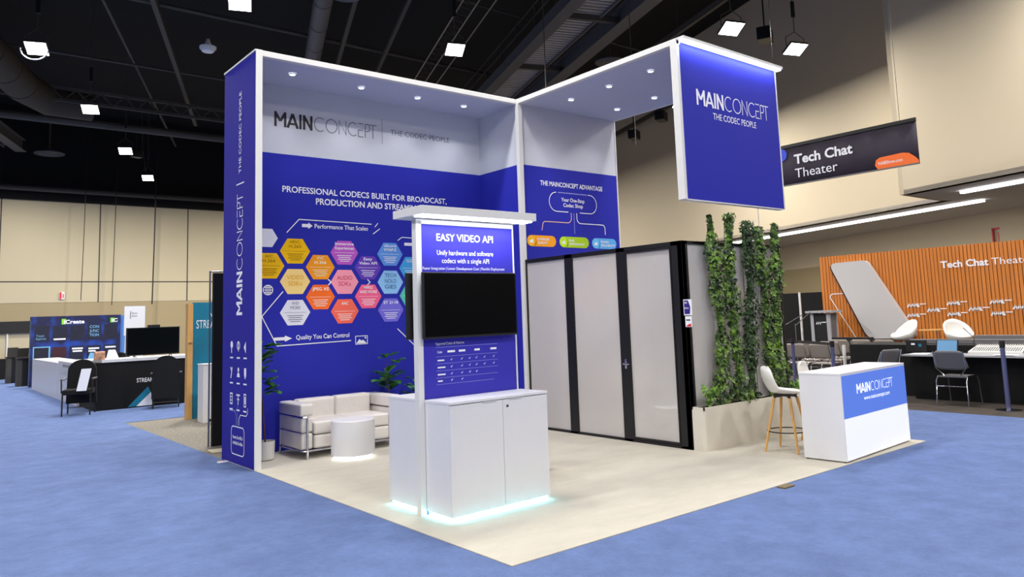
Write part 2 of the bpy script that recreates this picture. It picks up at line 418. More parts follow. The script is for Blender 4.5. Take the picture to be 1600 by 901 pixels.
catwalk((11.99, 11.99, 11), 16, 9, 'steel catwalk with ribbed deck slanting across the ceiling above the booth corner', 1.15)
catwalk((-3.2, 36.5, 11.2), 7, 14, 'dim catwalk with ribbed deck at the far left of the ceiling', 1.2)
# hanging rods above booth
for i, (x, y, lab) in enumerate(((11.1, 12.1, 'thin hanging rod in front of the ribbed catwalk, left of the pair'), (13.5, 10.9, 'thin hanging rod in front of the ribbed catwalk, right of the pair'))):
    tag(MB().tube([(x, y, 6.5), (x, y, 14)], .014, steel_d, 6).build('hanging_rod'), lab, 'rod')
# thin dark cables in front of the far wall
for (a, z0, lab) in (((4.5, 43.5), 3.3, 'dark hanging cable before the far beige wall, leftmost of three'),
                 ((5.95, 43.2), 3.0, 'dark hanging cable before the far beige wall, middle of three'),
                 ((7.9, 42.8), 3.0, 'dark hanging cable before the far beige wall, rightmost and thickest')):
    r = .035 if 'thick' in lab else .02
    tag(MB().tube([(a[0], a[1], z0), (a[0]+.05, a[1], 6), (a[0]+.15, a[1], 14)], r, black, 6).build('hanging_cable'), lab, 'cable')
mb = MB().tube([(7.0, 40.8, 10.1), (6.9, 41.2, 11.5), (6.9, 41.5, 14)], .02, steel_d, 5)
tag(mb.build('hanging_cable'), 'pale cable running up from the rearmost left lamp', 'cable')

# lamps
TILT = math.radians(-26)
def make_lamp(loc, rotz, label, P=HALL_P):
    wx = 1.18 if loc[0] > 12 else 1.0
    r = thing('hall_lamp', label, 'lamp', loc, rotz, 'hall ceiling lamps')
    MB().rbox(-.27*wx, .27*wx, -.25, .25, 0, .07, steel_d, .015).build('housing', r).rotation_euler = (TILT, 0, 0)
    MB().box(-.25*wx, .25*wx, -.23, .23, -.006, -.001, lampglow).build('lens', r).rotation_euler = (TILT, 0, 0)
    mb = MB().tube([(-.28*wx, 0, .07), (-.28*wx, 0, .35), (0, 0, .55), (.28*wx, 0, .35), (.28*wx, 0, .07)], .012, steel_d, 6)
    mb.tube([(0, 0, .55), (0, 0, 14-loc[2])], .012, steel_d, 6); mb.build('hanger', r)
    MB().box(-.05, .05, -.03, .03, 1.0, 1.5, black).build('number_tag', r)
    area('lamp_light', (0, 0, -.16), .6, .44, P, (1, .965, .91), parent=r)
    return r
RZ = math.atan2(-.348, .9375)
for loc, lab in (((-.3, 21.93, 10), 'lit hall lamp with a white cable loop, nearest on the left'),
                 ((2.18, 28.26, 10), 'lit hall lamp, second from the left edge'),
                 ((4.83, 35.2, 10), 'lit hall lamp, third from the left edge'),
                 ((7.32, 41.78, 10), 'lit hall lamp, smallest, low above the far beige wall'),
                 ((3.41, 15.34, 10), 'lit hall lamp cut by the top edge of the photo'),
                 ((10.04, 15.16, 10), 'lit hall lamp beside the slim cable truss'),
                 ((15.94, 9.0, 10), 'lit hall lamp just above the blue hanging sign'),
                 ((19.3, 8.9, 10), 'lit hall lamp to the right of the blue hanging sign'),
                 ((21.3, 15.3, 10), 'lit hall lamp half hidden behind the blue hanging sign')):
    k_ = (9.3-CZ)/(10-CZ)
    make_lamp((CX+(loc[0]-CX)*k_, CY+(loc[1]-CY)*k_, 9.3), RZ, lab, 700 if loc[0] > 21 else 260 if loc[0] > 12 else 700)
MB().tube([(-.33+.33*(1-math.cos(t)), -.22, -.08-.30*math.sin(t)) for t in [PI*i/14 for i in range(15)]], .018, frame_w, 6).build('cable_loop', bpy.data.objects['hall_lamp'], label='white cable loop')
def diffuser(loc, r, label):
    mb = MB()
    for k in range(4):
        a = r*(1-.24*k); mb.lathe([(a, .02*k), (a-.03, -.03+.02*k), (a-.16, .05+.02*k), (a-.14, .1+.02*k), (a, .06+.02*k)], duct_m, n=36)
    mb.lathe([(0, .1), (r*.25, .1)], black, n=36); mb.tube([(0, 0, .1), (0, 0, 13.97-loc[2])], .05, steel_d, 8)
    o = mb.build('air_diffuser', smooth=True, loc=loc); tag(o, label, 'air vent')
diffuser((2.68, 42.41, 11), .72, 'round ringed air diffuser at the far left of the dark ceiling')
diffuser((17.18, 15.33, 11), .55, 'round ringed air diffuser behind the right canopy edge')
diffuser((6.43, 15.4, 11), .5, 'round air diffuser at the top edge beside the grey duct')
mb = MB().lathe([(0, -.12), (.16, -.1), (.24, 0), (.24, .06), (.1, .12), (.04, .3), (0, .3)], frame_w, n=24)
tag(mb.build('ceiling_sensor', smooth=True, loc=(3.77, 19.21, 10)), 'small white dome sensor hanging from the dark ceiling', 'sensor')
def spk(loc, s, label):
    mb = MB().rbox(-.3*s, .3*s, -.2*s, .2*s, -.2*s, .2*s, black, .03); mb.beam((0, 0, .2*s), (0, 0, 1.2), .04, .04, black)
    tag(mb.build('ceiling_speaker', loc=loc, rotz=.4), label, 'speaker')
spk((17.28, 8.73, 10), 1, 'black ceiling speaker between the two right hall lamps')
spk((22.4, 19.0, 9.6), 1, 'black ceiling speaker seen under the right canopy, lower left one')
spk((21.5, 16.6, 9.8), 1, 'black ceiling speaker seen under the right canopy, upper right one')
spk((5.3, 35.2, 9.9), .8, 'black ceiling speaker beside the third left lamp')

# ------------------------------------------------------------------ exhibit booth
booth = thing('exhibit_booth', 'tall blue and white exhibit booth with mural wall and canopy', 'exhibit booth')
P = lambda mb, n, lab=None, **k: mb.build(n, booth, label=lab, **k)
T = .075
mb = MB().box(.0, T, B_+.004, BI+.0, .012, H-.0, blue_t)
side_panel = mb.build('side_panel', booth, label='blue side panel with upright lettering')
g = MB(); f = FR((0, 0, 0), -PI/2)
# upright text on the tower: reader's x runs along +z, u runs along +y?  text reads upwards
up_fr = (Vector((0, 0, 0)), Vector((0, 0, 1)), Vector((0, 1, 0)), Vector((-1, 0, 0)))
logo(g, up_fr, 1.75, 5.08, .20, 1.47, pw)
g.stroke(up_fr, [(3.34, 5.04), (3.34, 5.31)], .014, pw)
g.text(up_fr, 'THE CODEC PEOPLE', 3.47, 5.145, 1.02, .085, pw)
g.build('lettering', side_panel)
for r_, z in enumerate((1.37, 1.07, .76)):
    for c_, y in enumerate((5.44, 5.20, 4.97)):
        g = MB()
        q = lambda pts: [(-(y)+a, z+b) for a, b in pts]
        k = r_*3+c_
        if k == 0: g.flat(f, q(arc(0, .03, .045, 0, 330, 10)), pw); g.stroke(f, q([(0, 0), (0, -.07)]), .025, pw)
        elif k == 1: g.stroke(f, q(arc(0, .02, .045, 0, 360, 12)), .016, pw); g.stroke(f, q([(0, .06), (0, -.05)]), .02, pw)
        elif k == 2: g.flat(f, q([(-.05, 0), (.02, .07), (.02, -.07)]), pw)
        elif k == 3: g.stroke(f, q([(-.03, .06), (.01, .01), (-.02, -.07)]), .025, pw); g.stroke(f, q([(.03, .06), (.01, .01)]), .02, pw)
        elif k == 4: g.flat(f, q(arc(0, .035, .028, 0, 330, 10)), pw); g.flat(f, q([(-.05, -.05), (.05, -.05), (.03, 0), (-.03, 0)]), pw)
        elif k == 5: g.flat(f, q([(-.035, .06), (.035, .06), (.035, -.02), (0, -.07), (-.035, -.02)]), pw)
        elif k == 6: g.stroke(f, q([(-.035, .06), (.035, .06), (.035, -.06), (-.035, -.06)]), .016, pw, closed=True); g.stroke(f, q([(-.02, .02), (.02, .02)]), .01, pw); g.stroke(f, q([(-.02, -.02), (.02, -.02)]), .01, pw)
        elif k == 7: g.stroke(f, q([(-.06, .05), (.06, .05)]), .02, pw); g.stroke(f, q([(0, .05), (0, -.06)]), .02, pw); g.stroke(f, q([(-.04, .0), (.04, .0)]), .016, pw)
        else: g.stroke(f, q([(-.03, .07), (.03, .07), (.03, -.07), (-.03, -.07)]), .014, pw, closed=True); g.flat(f, q([(-.015, .04), (.015, .04), (.015, -.04), (-.015, -.04)]), pw)
        g.stroke(f, q([(-.055, -.125), (.055, -.125)]), .018, pw); g.build('icon_graphic', side_panel)
g = MB()
g.stroke(f, [(-5.5, .62), (-5.31, .62), (-5.26, .57), (-5.26, .46)], .01, pdim)
g.stroke(f, [(-4.88, .68), (-4.88, .62), (-4.93, .585), (-5.12, .585), (-5.17, .53), (-5.17, .46)], .01, pw)
g.stroke(f, [(-5.215, .72), (-5.215, .46)], .008, pdim)
rr = [(-5.43+.06-.06*math.cos(t), .40+.06*math.sin(t)) for t in [PI/2*i/4 for i in range(5)]] 
g.stroke(f, arc(-5.37, .38, .06, 180, 90, 5)+arc(-5.05, .38, .06, 90, 0, 5)+arc(-5.05, .18, .06, 0, -90, 5)+arc(-5.37, .18, .06, 270, 180, 5), .012, pw, closed=True)
g.text(f, 'Powering Over 90% of', -5.21, .30, .34, .04, pw, .02, align='C'); g.text(f, 'the Media You Make', -5.21, .235, .34, .04, pw, .02, align='C')
g.build('diagram_graphic', side_panel)

# mural wall: white header above, blue below
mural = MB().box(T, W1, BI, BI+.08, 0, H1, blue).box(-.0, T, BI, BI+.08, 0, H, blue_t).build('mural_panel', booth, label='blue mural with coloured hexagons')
hd = MB().box(T, W1, BI, BI+.08, H1, HC, header).build('header_panel', booth, label='white header over the mural')
g = MB(); f = FR((0, BI, 0))
logo(g, f, .62, 4.255, .205, 1.52, ink, inkgrey)
g.stroke(f, [(2.23, 4.2), (2.23, 4.57)], .007, inkgrey)
g.text(f, 'THE CODEC PEOPLE', 2.37, 4.35, 1.04, .085, inkgrey)
g.build('lettering', hd, label='black and grey lettering')
g = MB()
g.text(f, 'PROFESSIONAL CODECS BUILT FOR BROADCAST,', .73, 3.375, 2.6, .085, pw, .016)
g.text(f, 'PRODUCTION AND STREAMING', 1.2, 3.235, 1.66, .088, pw, .022)
g.build('title_lettering', mural); g = MB()
g.text(f, 'Performance That Scales', 1.18, 2.905, .80, .062, pw, .01)
g.text(f, 'Quality You Can Control', .915, 1.415, .76, .062, pw, .01)
g.build('lettering', mural); g = MB()
g.stroke(f, [(.79, 2.83), (.96, 3.015), (2.04, 3.0)], .012, pw)
g.stroke(f, [(2.06, 2.86), (2.17, 2.94)], .012, pw); g.stroke(f, [(2.09, 2.96), (2.14, 3.02)], .012, pw)
def arrow(x, y, L, hh=.022):
    g.flat(f, [(x, y-hh), (x+L*.62, y-hh), (x+L*.62, y+hh), (x, y+hh)], pw); g.flat(f, [(x+L*.6, y-hh*2), (x+L, y), (x+L*.6, y+hh*2)], pw, .0025)
arrow(1.0, 2.935, .15); arrow(.62, 1.435, .24, .02); arrow(2.57, 2.73, .3); arrow(2.62, 1.43, .3)
g.stroke(f, [(.74, 2.05), (.46, 1.73), (.66, 1.345), (1.7, 1.365)], .012, pw)
g.stroke(f, [(2.46, 2.78), (2.53, 2.83), (3.2, 2.81)], .012, pw)
g.stroke(f, [(2.43, 1.5), (2.74, 1.22), (3.3, 1.22)], .012, pw)
# globe and picture icon
g.build('outline_graphic', mural); g = MB()
gx, gz = .54, 2.07
g.stroke(f, arc(gx, gz, .062, 0, 360, 20), .012, pw); g.stroke(f, arc(gx, gz, .028, 0, 360, 14, .062), .009, pw, .0035)
g.stroke(f, [(gx, gz-.06), (gx, gz+.06)], .009, pw, .004)
for dz in (-.03, 0, .03): g.stroke(f, [(gx-.055, gz+dz), (gx+.055, gz+dz)], .009, pw, .0045)
g.build('globe_graphic', mural); g = MB()
g.stroke(f, [(1.77, 1.31), (1.95, 1.31), (1.95, 1.42), (1.77, 1.42)], .009, pw, closed=True)
g.flat(f, [(1.78, 1.32), (1.83, 1.38), (1.86, 1.35), (1.88, 1.37), (1.94, 1.32)], pw); g.flat(f, arc(1.92, 1.395, .013, 0, 330, 8), pw)
g.build('picture_graphic', mural)
# hexagons
def hexc(c): return mat('print_%d_%d_%d' % c, rgb(*[min(255, v*1.07) for v in c]), .5, spec=.15)
HX = [(.52, 2.75, (226, 226, 236), '', None), (.55, 2.385, (240, 186, 20), 'AVC\nH.264', (120, 92, 10)), (.905, 2.585, (246, 186, 14), 'HEVC\nH.265', (150, 110, 20)),
      (.905, 2.18, (240, 205, 130), 'VIDEO\nSDKs', (222, 160, 20)), (.905, 1.77, (216, 216, 226), 'AND\nMORE', (100, 100, 120)),
      (1.26, 2.375, (255, 150, 30), 'VVC\nH.266', (255, 235, 200)), (1.26, 1.97, (248, 108, 40), 'JPEG XS', (255, 240, 230)),
      (1.615, 2.58, (184, 88, 190), 'Immersive\nExperiences', (250, 240, 255)), (1.615, 2.175, (240, 150, 168), 'AUDIO\nSDKs', (190, 50, 80)), (1.615, 1.77, (250, 105, 85), 'AAC', (255, 240, 235)),
      (1.975, 2.375, (100, 62, 178), 'Easy\nVideo API', (245, 240, 255)), (1.975, 1.97, (240, 98, 138), 'MPEG\nAND MORE', (255, 240, 245)),
      (2.33, 2.575, (92, 146, 220), 'vScore\nVMAF-E', (240, 248, 255)), (2.33, 2.17, (140, 190, 232), 'TECH\nNOLO\nGIES', (40, 80, 130)), (2.33, 1.77, (112, 104, 206), 'ST 2110', (245, 245, 255)),
      (2.685, 2.375, (70, 160, 220), 'CLOUD', (240, 248, 255)), (2.685, 1.97, (90, 190, 170), 'LIVE', (240, 255, 250))]
for (hx, hz, c, s_, tc) in HX:
    g = MB(); R = .208 if s_ else .15
    pts = [(hx+R*math.cos(math.radians(60*k)), hz+R*.92*math.sin(math.radians(60*k))) for k in range(6)]
    if s_ == '' : pass
    if hx-R < .12+.25 and s_ == 'AVC\nH.264': pass
    g.flat(f, pts, hexc(c), .002)
    if s_:
        tm = hexc(tc); L = s_.split('\n'); big = s_.startswith(('VIDEO', 'AUDIO', 'TECH', 'AND', 'AVC', 'HEVC')) 
        cen = s_.startswith(('VIDEO', 'AUDIO', 'TECH'))
        h = .058 if cen else .042
        y0 = hz+(.015 if cen else .09)+(len(L)-1)*h*(.75 if cen else .35) - (h*.5 if cen else 0)
        for i, t_ in enumerate(L):
            ww_ = min(.28, len(t_)*h*.80)
            g.text(f, t_, hx, y0-i*h*1.42, ww_, h, tm, 0 if big else .012, .004, 'C')
        if not cen:
            g.stroke(f, [(hx-.15, hz+.0), (hx+.15, hz+.0)], .004, tm, .0035)
            for i, w_ in enumerate((.11, .09, .1, .07)):
                g.stroke(f, [(hx-w_, hz-.04-.026*i), (hx+w_, hz-.04-.026*i)], .008, tm, .0035)
    g.build('hexagon_graphic', mural)
g = MB()
for x, z in ((1.39, 2.17), (1.98, 2.17)): g.stroke(f, [(x-.02, z+.04), (x+.02, z), (x-.02, z-.04)], .014, pw, .006)
g.build('chevron_graphic', mural)
# side wall between mural and closet (faces -x)
MB().box(W1, W1+.08, B_+.03, BI+.08, H1, HC, header).build('side_header_panel', booth)
sw = MB().box(W1, W1+.08, B_+.03, BI+.08, 0, H1, blue).build('closet_side_panel', booth)
f2 = FR((W1, 0, 0), -PI/2)
dr = MB().box(W1-.018, W1-.001, 4.86, 5.62, .02, 2.36, blue).build('closet_door', booth, label='blue closet door in the short side wall')
g = MB(); g.stroke(FR((W1-.018, 0, 0), -PI/2), [(-4.86, .02), (-4.86, 2.36), (-5.62, 2.36)], .014, pdim); g.build('door_trim', dr)
MB().tube([(W1-.018, 4.93, .98), (W1-.07, 4.93, .98), (W1-.07, 5.04, .98)], .011, steel, 8).lathe([(0, 0), (.02, 0), (.02, .01), (0, .01)], steel, (W1-.03, 4.93, .9)).build('door_handle', dr, label='steel lever handle')
# advantage wall
adv = MB().box(W1+.037, W2, B_, B_+.08, 0, H1, blue).build('advantage_panel', booth, label='blue panel with three coloured capsules')
MB().box(W1+.037, W2, B_, B_+.08, H1, HC, header).build('advantage_header_panel', booth)
MB().box(W1+.08, W2, B_+.08, BI+.08, HC, H, frame_w).box(W2-.04, W2, B_+.08, BI+.08, 0, HC, blue).box(W1+.08, W2, BI+.0, BI+.08, 0, HC, blue).build('closet_back_panel', booth)
f = FR((0, B_, 0)); g = MB()
g.text(f, 'THE MAINCONCEPT ADVANTAGE', 4.36, 3.60, 1.34, .075, pw, .02)
g.text(f, 'Your One-Stop', 5.03, 3.375, .5, .06, pw, .02, align='C'); g.text(f, 'Codec Shop', 5.03, 3.29, .42, .06, pw, .02, align='C')
g.build('lettering', adv); g = MB()
orl = mat('peach_print', rgb(235, 190, 170), .5)
g.stroke(f, arc(4.68, 3.36, .15, 90, 270, 12)[0:13]+[(4.92, 3.21)], .012, pw)
g.stroke(f, [(4.72, 3.51), (5.34, 3.51)], .014, pdim); g.stroke(f, [(5.36, 3.51)]+arc(5.40, 3.36, .15, 90, -90, 12)+[(5.17, 3.21)], .012, pw)
g.stroke(f, [(4.98, 3.20)]+arc(4.90, 3.12, .08, 0, -90, 6)+[(4.50, 3.04)]+arc(4.44, 2.98, .06, 90, 180, 5)[1:]+[(4.36, 2.90)], .013, orl)
g.stroke(f, [(5.04, 3.20), (5.04, 2.87)], .01, pdim)
g.stroke(f, [(5.10, 3.20)]+arc(5.18, 3.12, .08, 180, 270, 6)+[(5.62, 3.04)]+arc(5.66, 2.98, .06, 90, 0, 5)[1:]+[(5.72, 2.88)], .013, pw)
g.build('outline_graphic', adv)
for x0, x1, c, s_ in ((4.06, 4.64, (246, 160, 40), ('SUPERIOR', 'QUALITY')), (4.71, 5.34, (166, 200, 40), ('PEAK', 'PERFORMANCE')), (5.41, 5.97, (92, 168, 232), ('PROVEN', 'RELIABILITY'))):
    g = MB(); z = 2.735; r = .085
    g.flat(f, arc(x0+r, z, r, 90, 270, 10)+arc(x1-r, z, r, -90, 90, 10), hexc(c), .002)
    c2 = tuple(min(255, int(v*1.12)) for v in c); g.flat(f, arc(x0+r, z, r*.92, 0, 345, 20), hexc(c2), .003)
    c3 = tuple(int(v*.8) for v in c); g.flat(f, [(x0+r*1.9, z+.05), (x0+r*2.3, z-.03), (x0+r*1.9, z-.075), (x0+r*1.6, z-.07)], hexc(c3), .0025)
    g.flat(f, [(x0+.05, z-.03), (x0+.12, z-.03), (x0+.12, z+.0), (x0+.10, z+.03), (x0+.07, z+.0), (x0+.05, z+.01)], pw, .004)
    for i, t_ in enumerate(s_): g.text(f, t_, x0+.2, z+.01-.055*i, len(t_)*.03, .036, pw, .02, .004)
    g.build('capsule_graphic', adv)
# canopies
MB().box(T, W1, B_+T, BI, HC, H-.002, canopy_m).box(W1, W2, C_+.08, B_, HC, H-.002, canopy_m).build('canopy_ceiling', booth, label='pale underside of the canopy')
fr_ = MB()
fr_.box(-.003, T, B_-.012, B_+.004, 0.012, H, frame_w)                       # front post at the tower
fr_.box(T, W1-.035, B_-.0, B_+T, HC-.012, H, frame_w)            # left beam
fr_.box(W1-.037, W1+.037, B_-.04, B_+.034, 0, H, frame_w)        # inner corner post
fr_.box(W1-.034, W1+.034, C_+.0, B_-.04, HC-.012, H, frame_w)    # right beam
fr_.box(W2-.034, W2+.01, C_+.0, B_-.0, HC-.005, H, frame_w)
fr_.box(W2-.012, W2+.012, B_-.01, B_+.08, 0, H, frame_w)
fr_.box(-.012, 0, B_-.0, BI+.08, H-.02, H+.004, frame_w)
fr_.build('white_frame', booth, bevel=.003)
# hanging sign
sg = MB().box(W1+.01, W2-.02, C_+.003, C_+.095, H2, H-.03, blue).build('hanging_sign', booth, label='blue sign hanging from the canopy end')
MB().box(W1-.037, W1+.01, C_-.0, C_+.10, H2-.005, H-.02, frame_w).box(W2-.03, W2-.005, C_+.0, C_+.1, H2-.005, H-.02, frame_w).box(W1, W2-.03, C_+.004, C_+.1, H2-.012, H2, frame_w).build('sign_frame', sg)
MB().box(W1-.02, W2+.02, C_-.10, C_+.10, H-.028, H+.006, frame_w).build('sign_cap', sg)
MB().box(W1+.0, W2+.0, C_-.085, C_-.02, H-.05, H-.03, cool_glow).build('led_bar', sg, label='glowing bar under the sign cap')
area('sign_led_light', ((W1+W2)/2, C_-.05, H-.055), 2.0, .04, 9, (.55, .65, 1), rot=(math.radians(18), 0, 0), parent=booth)
g = MB(); f = FR((0, C_+.003, 0))
logo(g, f, 4.27, 4.105, .2, 1.54, pw)
g.text(f, 'THE CODEC PEOPLE', 4.58, 3.965, .92, .085, pw, .004)
g.build('lettering', sg, label='white lettering')
for x, y in ((.64, 5.14), (1.64, 5.19), (2.54, 5.2), (3.36, 5.21), (4.52, 4.06), (4.52, 3.26), (4.5, 2.46), (5.53, 3.3), (5.52, 4.07)):
    o = MB().lathe([(0, 0), (.036, 0)], dl_glow, n=20).lathe([(.036, 0), (.05, .001), (.05, .012)], frame_w, n=20).build('downlight', booth, loc=(x, y, HC-.014))
    l = bpy.data.lights.new('downlight_beam', 'SPOT'); l.energy = 24 if x < W1 else 22; l.spot_size = math.radians(115); l.spot_blend = .8; l.color = (.92, .95, 1); l.shadow_soft_size = .04
    lo = bpy.data.objects.new('downlight_beam', l); COL.objects.link(lo); lo.parent = booth; lo.location = (x, y, HC-.03)

# ------------------------------------------------------------------ meeting room
mr = thing('meeting_room', 'black framed meeting room with frosted glass walls', 'meeting room', (W1, 1.69, 0))
E_, HR = 1.69, 2.44
X = lambda y: y-E_
rf = MB(); L_ = B_-.01-E_; WW = W2-W1
for a, b in ((0, .17), (.93, 1.08), (1.92, 2.08), (L_-.05, L_)): rf.box(0, .07, a, b, 0, HR, black)
rf.box(0, .07, 0, L_, 2.385, HR, black); rf.box(0, .07, 0, L_, 0, .045, black)
rf.box(.0, .11, 0, .07, 0, HR, black); rf.box(WW-.05, WW, 0, .07, 0, HR, black); rf.box(0, WW, 0, .07, 2.40, HR, black); rf.box(0, WW, 0, .07, 0, .05, black)
rf.box(WW-.07, WW, 0, L_, 2.385, HR, black); rf.box(WW-.07, WW, 0, L_, 0, .05, black)
for y in (1, 2, L_-.06): rf.box(WW-.07, WW, y, y+.06, 0, HR, black)
rf.box(.2, .5, -.0, .02, 2.41, 2.43, black)
rf.build('black_frame', mr, bevel=.003)
for a, b in ((1.08, 1.92), (2.08, L_-.05)): MB().box(.02, .035, a, b, .045, 2.385, frost).build('glass_pane', mr)
dd = MB().box(.015, .06, .17, .93, .05, 2.38, black)
# the door leaf is a slim black frame around its own pane
dd = MB().box(-.005, .05, .17, .19, .05, 2.38, black).box(-.005, .05, .91, .93, .05, 2.38, black).box(-.005, .05, .19, .91, 2.355, 2.38, black).box(-.005, .05, .19, .91, .05, .075, black).build('door_leaf', mr, label='frosted glass door leaf')
MB().box(.02, .035, .19, .91, .075, 2.355, frost).build('glass_pane', dd)
hdm = MB().lathe([(0, 0), (.026, 0), (.026, .01), (0, .01)], chrome, n=16)
hh = MB().tube([(-.005, .985, .97), (-.055, .985, .97), (-.055, .90, .97)], .011, chrome, 8).box(-.012, 0, .968, 1.0, .91, 1.03, chrome).build('door_handle', dd, label='chrome lever handle')
MB().box(.11, WW-.05, .02, .035, .05, 2.40, frost).build('side_pane', mr)
MB().box(WW-.05, WW-.03, .07, L_, .05, 2.385, frost).build('back_pane', mr)
area('room_light', (W1+WW/2, 3.2, 2.3), 1.2, 1.6, 26, (1, .97, .94))
# member badge on the corner post
bd = MB().box(W1-.012, W1-.002, 1.585, 1.70, 1.555, 1.74, pw)
f = FR((W1-.012, 0, 0), -PI/2)
nav = mat('navy_print', rgb(44, 30, 130), .5); redp = mat('red_print', rgb(215, 50, 60), .5)
bd.flat(f, [(-1.69, 1.57), (-1.61, 1.57), (-1.60, 1.65), (-1.63, 1.73), (-1.69, 1.73)], nav, .002)
bd.text(f, 'NAB', -1.685, 1.69, .04, .025, pw, .01, .003); bd.text(f, 'Member', -1.685, 1.63, .065, .022, pw, .01, .003)
tag(bd.build('member_sign'), 'small navy member sign on the black corner post', 'sign')
bd = MB().box(W1-.012, W1-.002, 1.595, 1.685, 1.42, 1.545, pw)
bd.flat(f, [(-1.68, 1.425), (-1.6, 1.425), (-1.6, 1.46), (-1.64, 1.45)], redp, .002); bd.stroke(f, [(-1.67, 1.50), (-1.61, 1.50)], .014, ink, .002)
tag(bd.build('badge_card'), 'small white card with red corner hanging below the member sign', 'sign')

# ------------------------------------------------------------------ planter and vines
pl = thing('planter_box', 'long low cream planter in front of the meeting room', 'planter')
yf, yb, zt = 1.50, 1.675, .50
pts = [(W1, yb), (W1, yf+.05)]+[(W1+.05-.05*math.cos(t), yf+.05-.05*math.sin(t)) for t in (.5, 1.0)]+[(W1+.05, yf), (6.05, yf), (6.05, yb)]
wallm = mat('cream_planter', rgb(212, 206, 192), .6, noise=.02)
mb = MB().prism([(a, b, .012) for a, b in pts], (0, 0, zt-.012-.03), wallm)
mb.box(W1, 6.05, yf, yf+.015, zt-.03, zt, wallm).box(W1, W1+.015, yf, yb, zt-.03, zt, wallm).box(6.035, 6.05, yf, yb, zt-.03, zt, wallm).box(W1, 6.05, yb-.015, yb, zt-.03, zt, wallm)
mb.build('planter_body', pl)
MB().box(W1+.015, 6.035, yf+.015, yb-.015, zt-.032, zt-.012, soil).build('soil', pl)
def leaf(mb, p, n, s, m, shape='ivy'):
    n = Vector(n).normalized(); a = n.cross(Vector((random.uniform(-1, 1), random.uniform(-1, 1), random.uniform(-1, 1))))
    if a.length < 1e-3: a = n.cross(Vector((0, 0, 1)))
    a.normalize(); b = n.cross(a); p = Vector(p)
    if shape == 'ivy': o = [(0, -.1), (.45, -.35), (.75, .1), (.35, .25), (.0, 1.0), (-.35, .25), (-.75, .1), (-.45, -.35)]
    else: o = [(0, 0), (.32, .25), (.42, .65), (.25, 1.0), (0, 1.2), (-.25, 1.0), (-.42, .65), (-.32, .25)]
    vs = [p+a*x*s+b*y*s+n*(abs(x)*.25*s) for x, y in o]
    mb.add(vs+[p+b*.4*s-n*.02*s], [(8, i, (i+1) % 8) for i in range(8)], m)
vines = [(4.46, 2.76, ivy_m, .0), (4.79, 2.80, ivy_m, .1), (5.13, 2.72, ivy_d, .2), (5.47, 2.66, ivy_m, .3), (5.77, 2.72, ivy_m, .4)]
vl = ['hanging ivy vine nearest the corner post, leftmost of five', 'hanging ivy vine second from the left, dark leafy top', 'dark hanging ivy vine in the middle of five', 'hanging ivy vine fourth from the left', 'hanging ivy vine farthest right, nearest the bar stool']
for i, (vx, top, vm, ph) in enumerate(vines):
    rnd = random.Random(20+i)
    r = thing('ivy_vine', vl[i], 'vine', (vx, 1.60, zt-.012), 0, 'hanging ivy vines')
    MB().tube([(0, 0, 2.7 if top > 2.7 else 2.0), (0, 0, H2-zt+.002)], .006, frame_w, 6).build('hanging_wire', r, label='thin white wire')
    st = MB()
    for k in range(3):
        pts = []; z = 0
        while z < top-zt:
            pts.append((.05*math.sin(z*2.1+k*2.1+i), .03*math.cos(z*2.7+k+i), z)); z += .12
        st.tube(pts, .005, stem_m, 5)
    st.build('stem', r)
    lf = MB()
    Ht = top-zt
    random.seed(100+i)
    for k in range(1350):
        z = Ht*random.random()**.95 
        rad = (.10+.04*math.sin(z*5+i*1.7)+.03*math.sin(z*11+i))*(1.0 if z < Ht*.9 else .75)*(1.05 if z > .3 else 1.25)
        th = random.uniform(0, 2*PI); q_ = rad*math.sqrt(random.random())
        cx_ = .06*math.sin(z*1.7+i*2.4)+(.03 if i == 1 else 0)
        x_, y_ = cx_+q_*math.cos(th), .62*q_*math.sin(th)-.01
        if 1.60+y_ > 1.67: y_ = .06
        n = (math.cos(th)+random.uniform(-.7, .7), math.sin(th)-.6+random.uniform(-.6, .6), random.uniform(-.2, 1.0))
        leaf(lf, (x_, y_, z), n, random.uniform(.024, .052), vm if random.random() > .2 else ivy_d)
    o = lf.build('foliage', r); 
def bushy(loc, R, n, m, label, seed, sprigs=5, h=.12):
    random.seed(seed); r = thing('small_potted_plant', label, 'plant', loc)
    lf = MB(); st = MB()
    for k in range(sprigs):
        a = 2*PI*k/sprigs+.4; L = random.uniform(.7, 1.2)
        p0 = Vector((0, 0, 0)); p1 = Vector((R*L*math.cos(a)*.6, R*.25*math.sin(a)-.02, h*L)); p2 = Vector((R*L*math.cos(a)*1.15, R*.3*math.sin(a)-.06, h*L*random.choice((.2, .9, 1.3))))
        st.tube([p0, p1, p2], .004, stem_m, 5)
        for j in range(n//sprigs):
            t = random.random(); p = p0.lerp(p1, t*2) if t < .5 else p1.lerp(p2, t*2-1)
            p = p+Vector((random.uniform(-.03, .03), random.uniform(-.03, .02), random.uniform(-.0, .05)))
            if p.z < .01 and loc[1]+p.y > yf-.02: p.z = .015
            leaf(lf, p, (random.uniform(-1, 1), -1, random.uniform(0, 1.2)), random.uniform(.03, .05), m, 'o')
    lf.build('foliage', r); st.build('stem', r)
bushy((4.17, 1.57, zt-.012), .17, 75, bright_m, 'small trailing green plant at the left end of the planter', 5, 6, .17)
bushy((5.93, 1.57, zt-.012), .10, 60, bright_m, 'small lime green plant at the right end of the planter', 6, 5, .10)

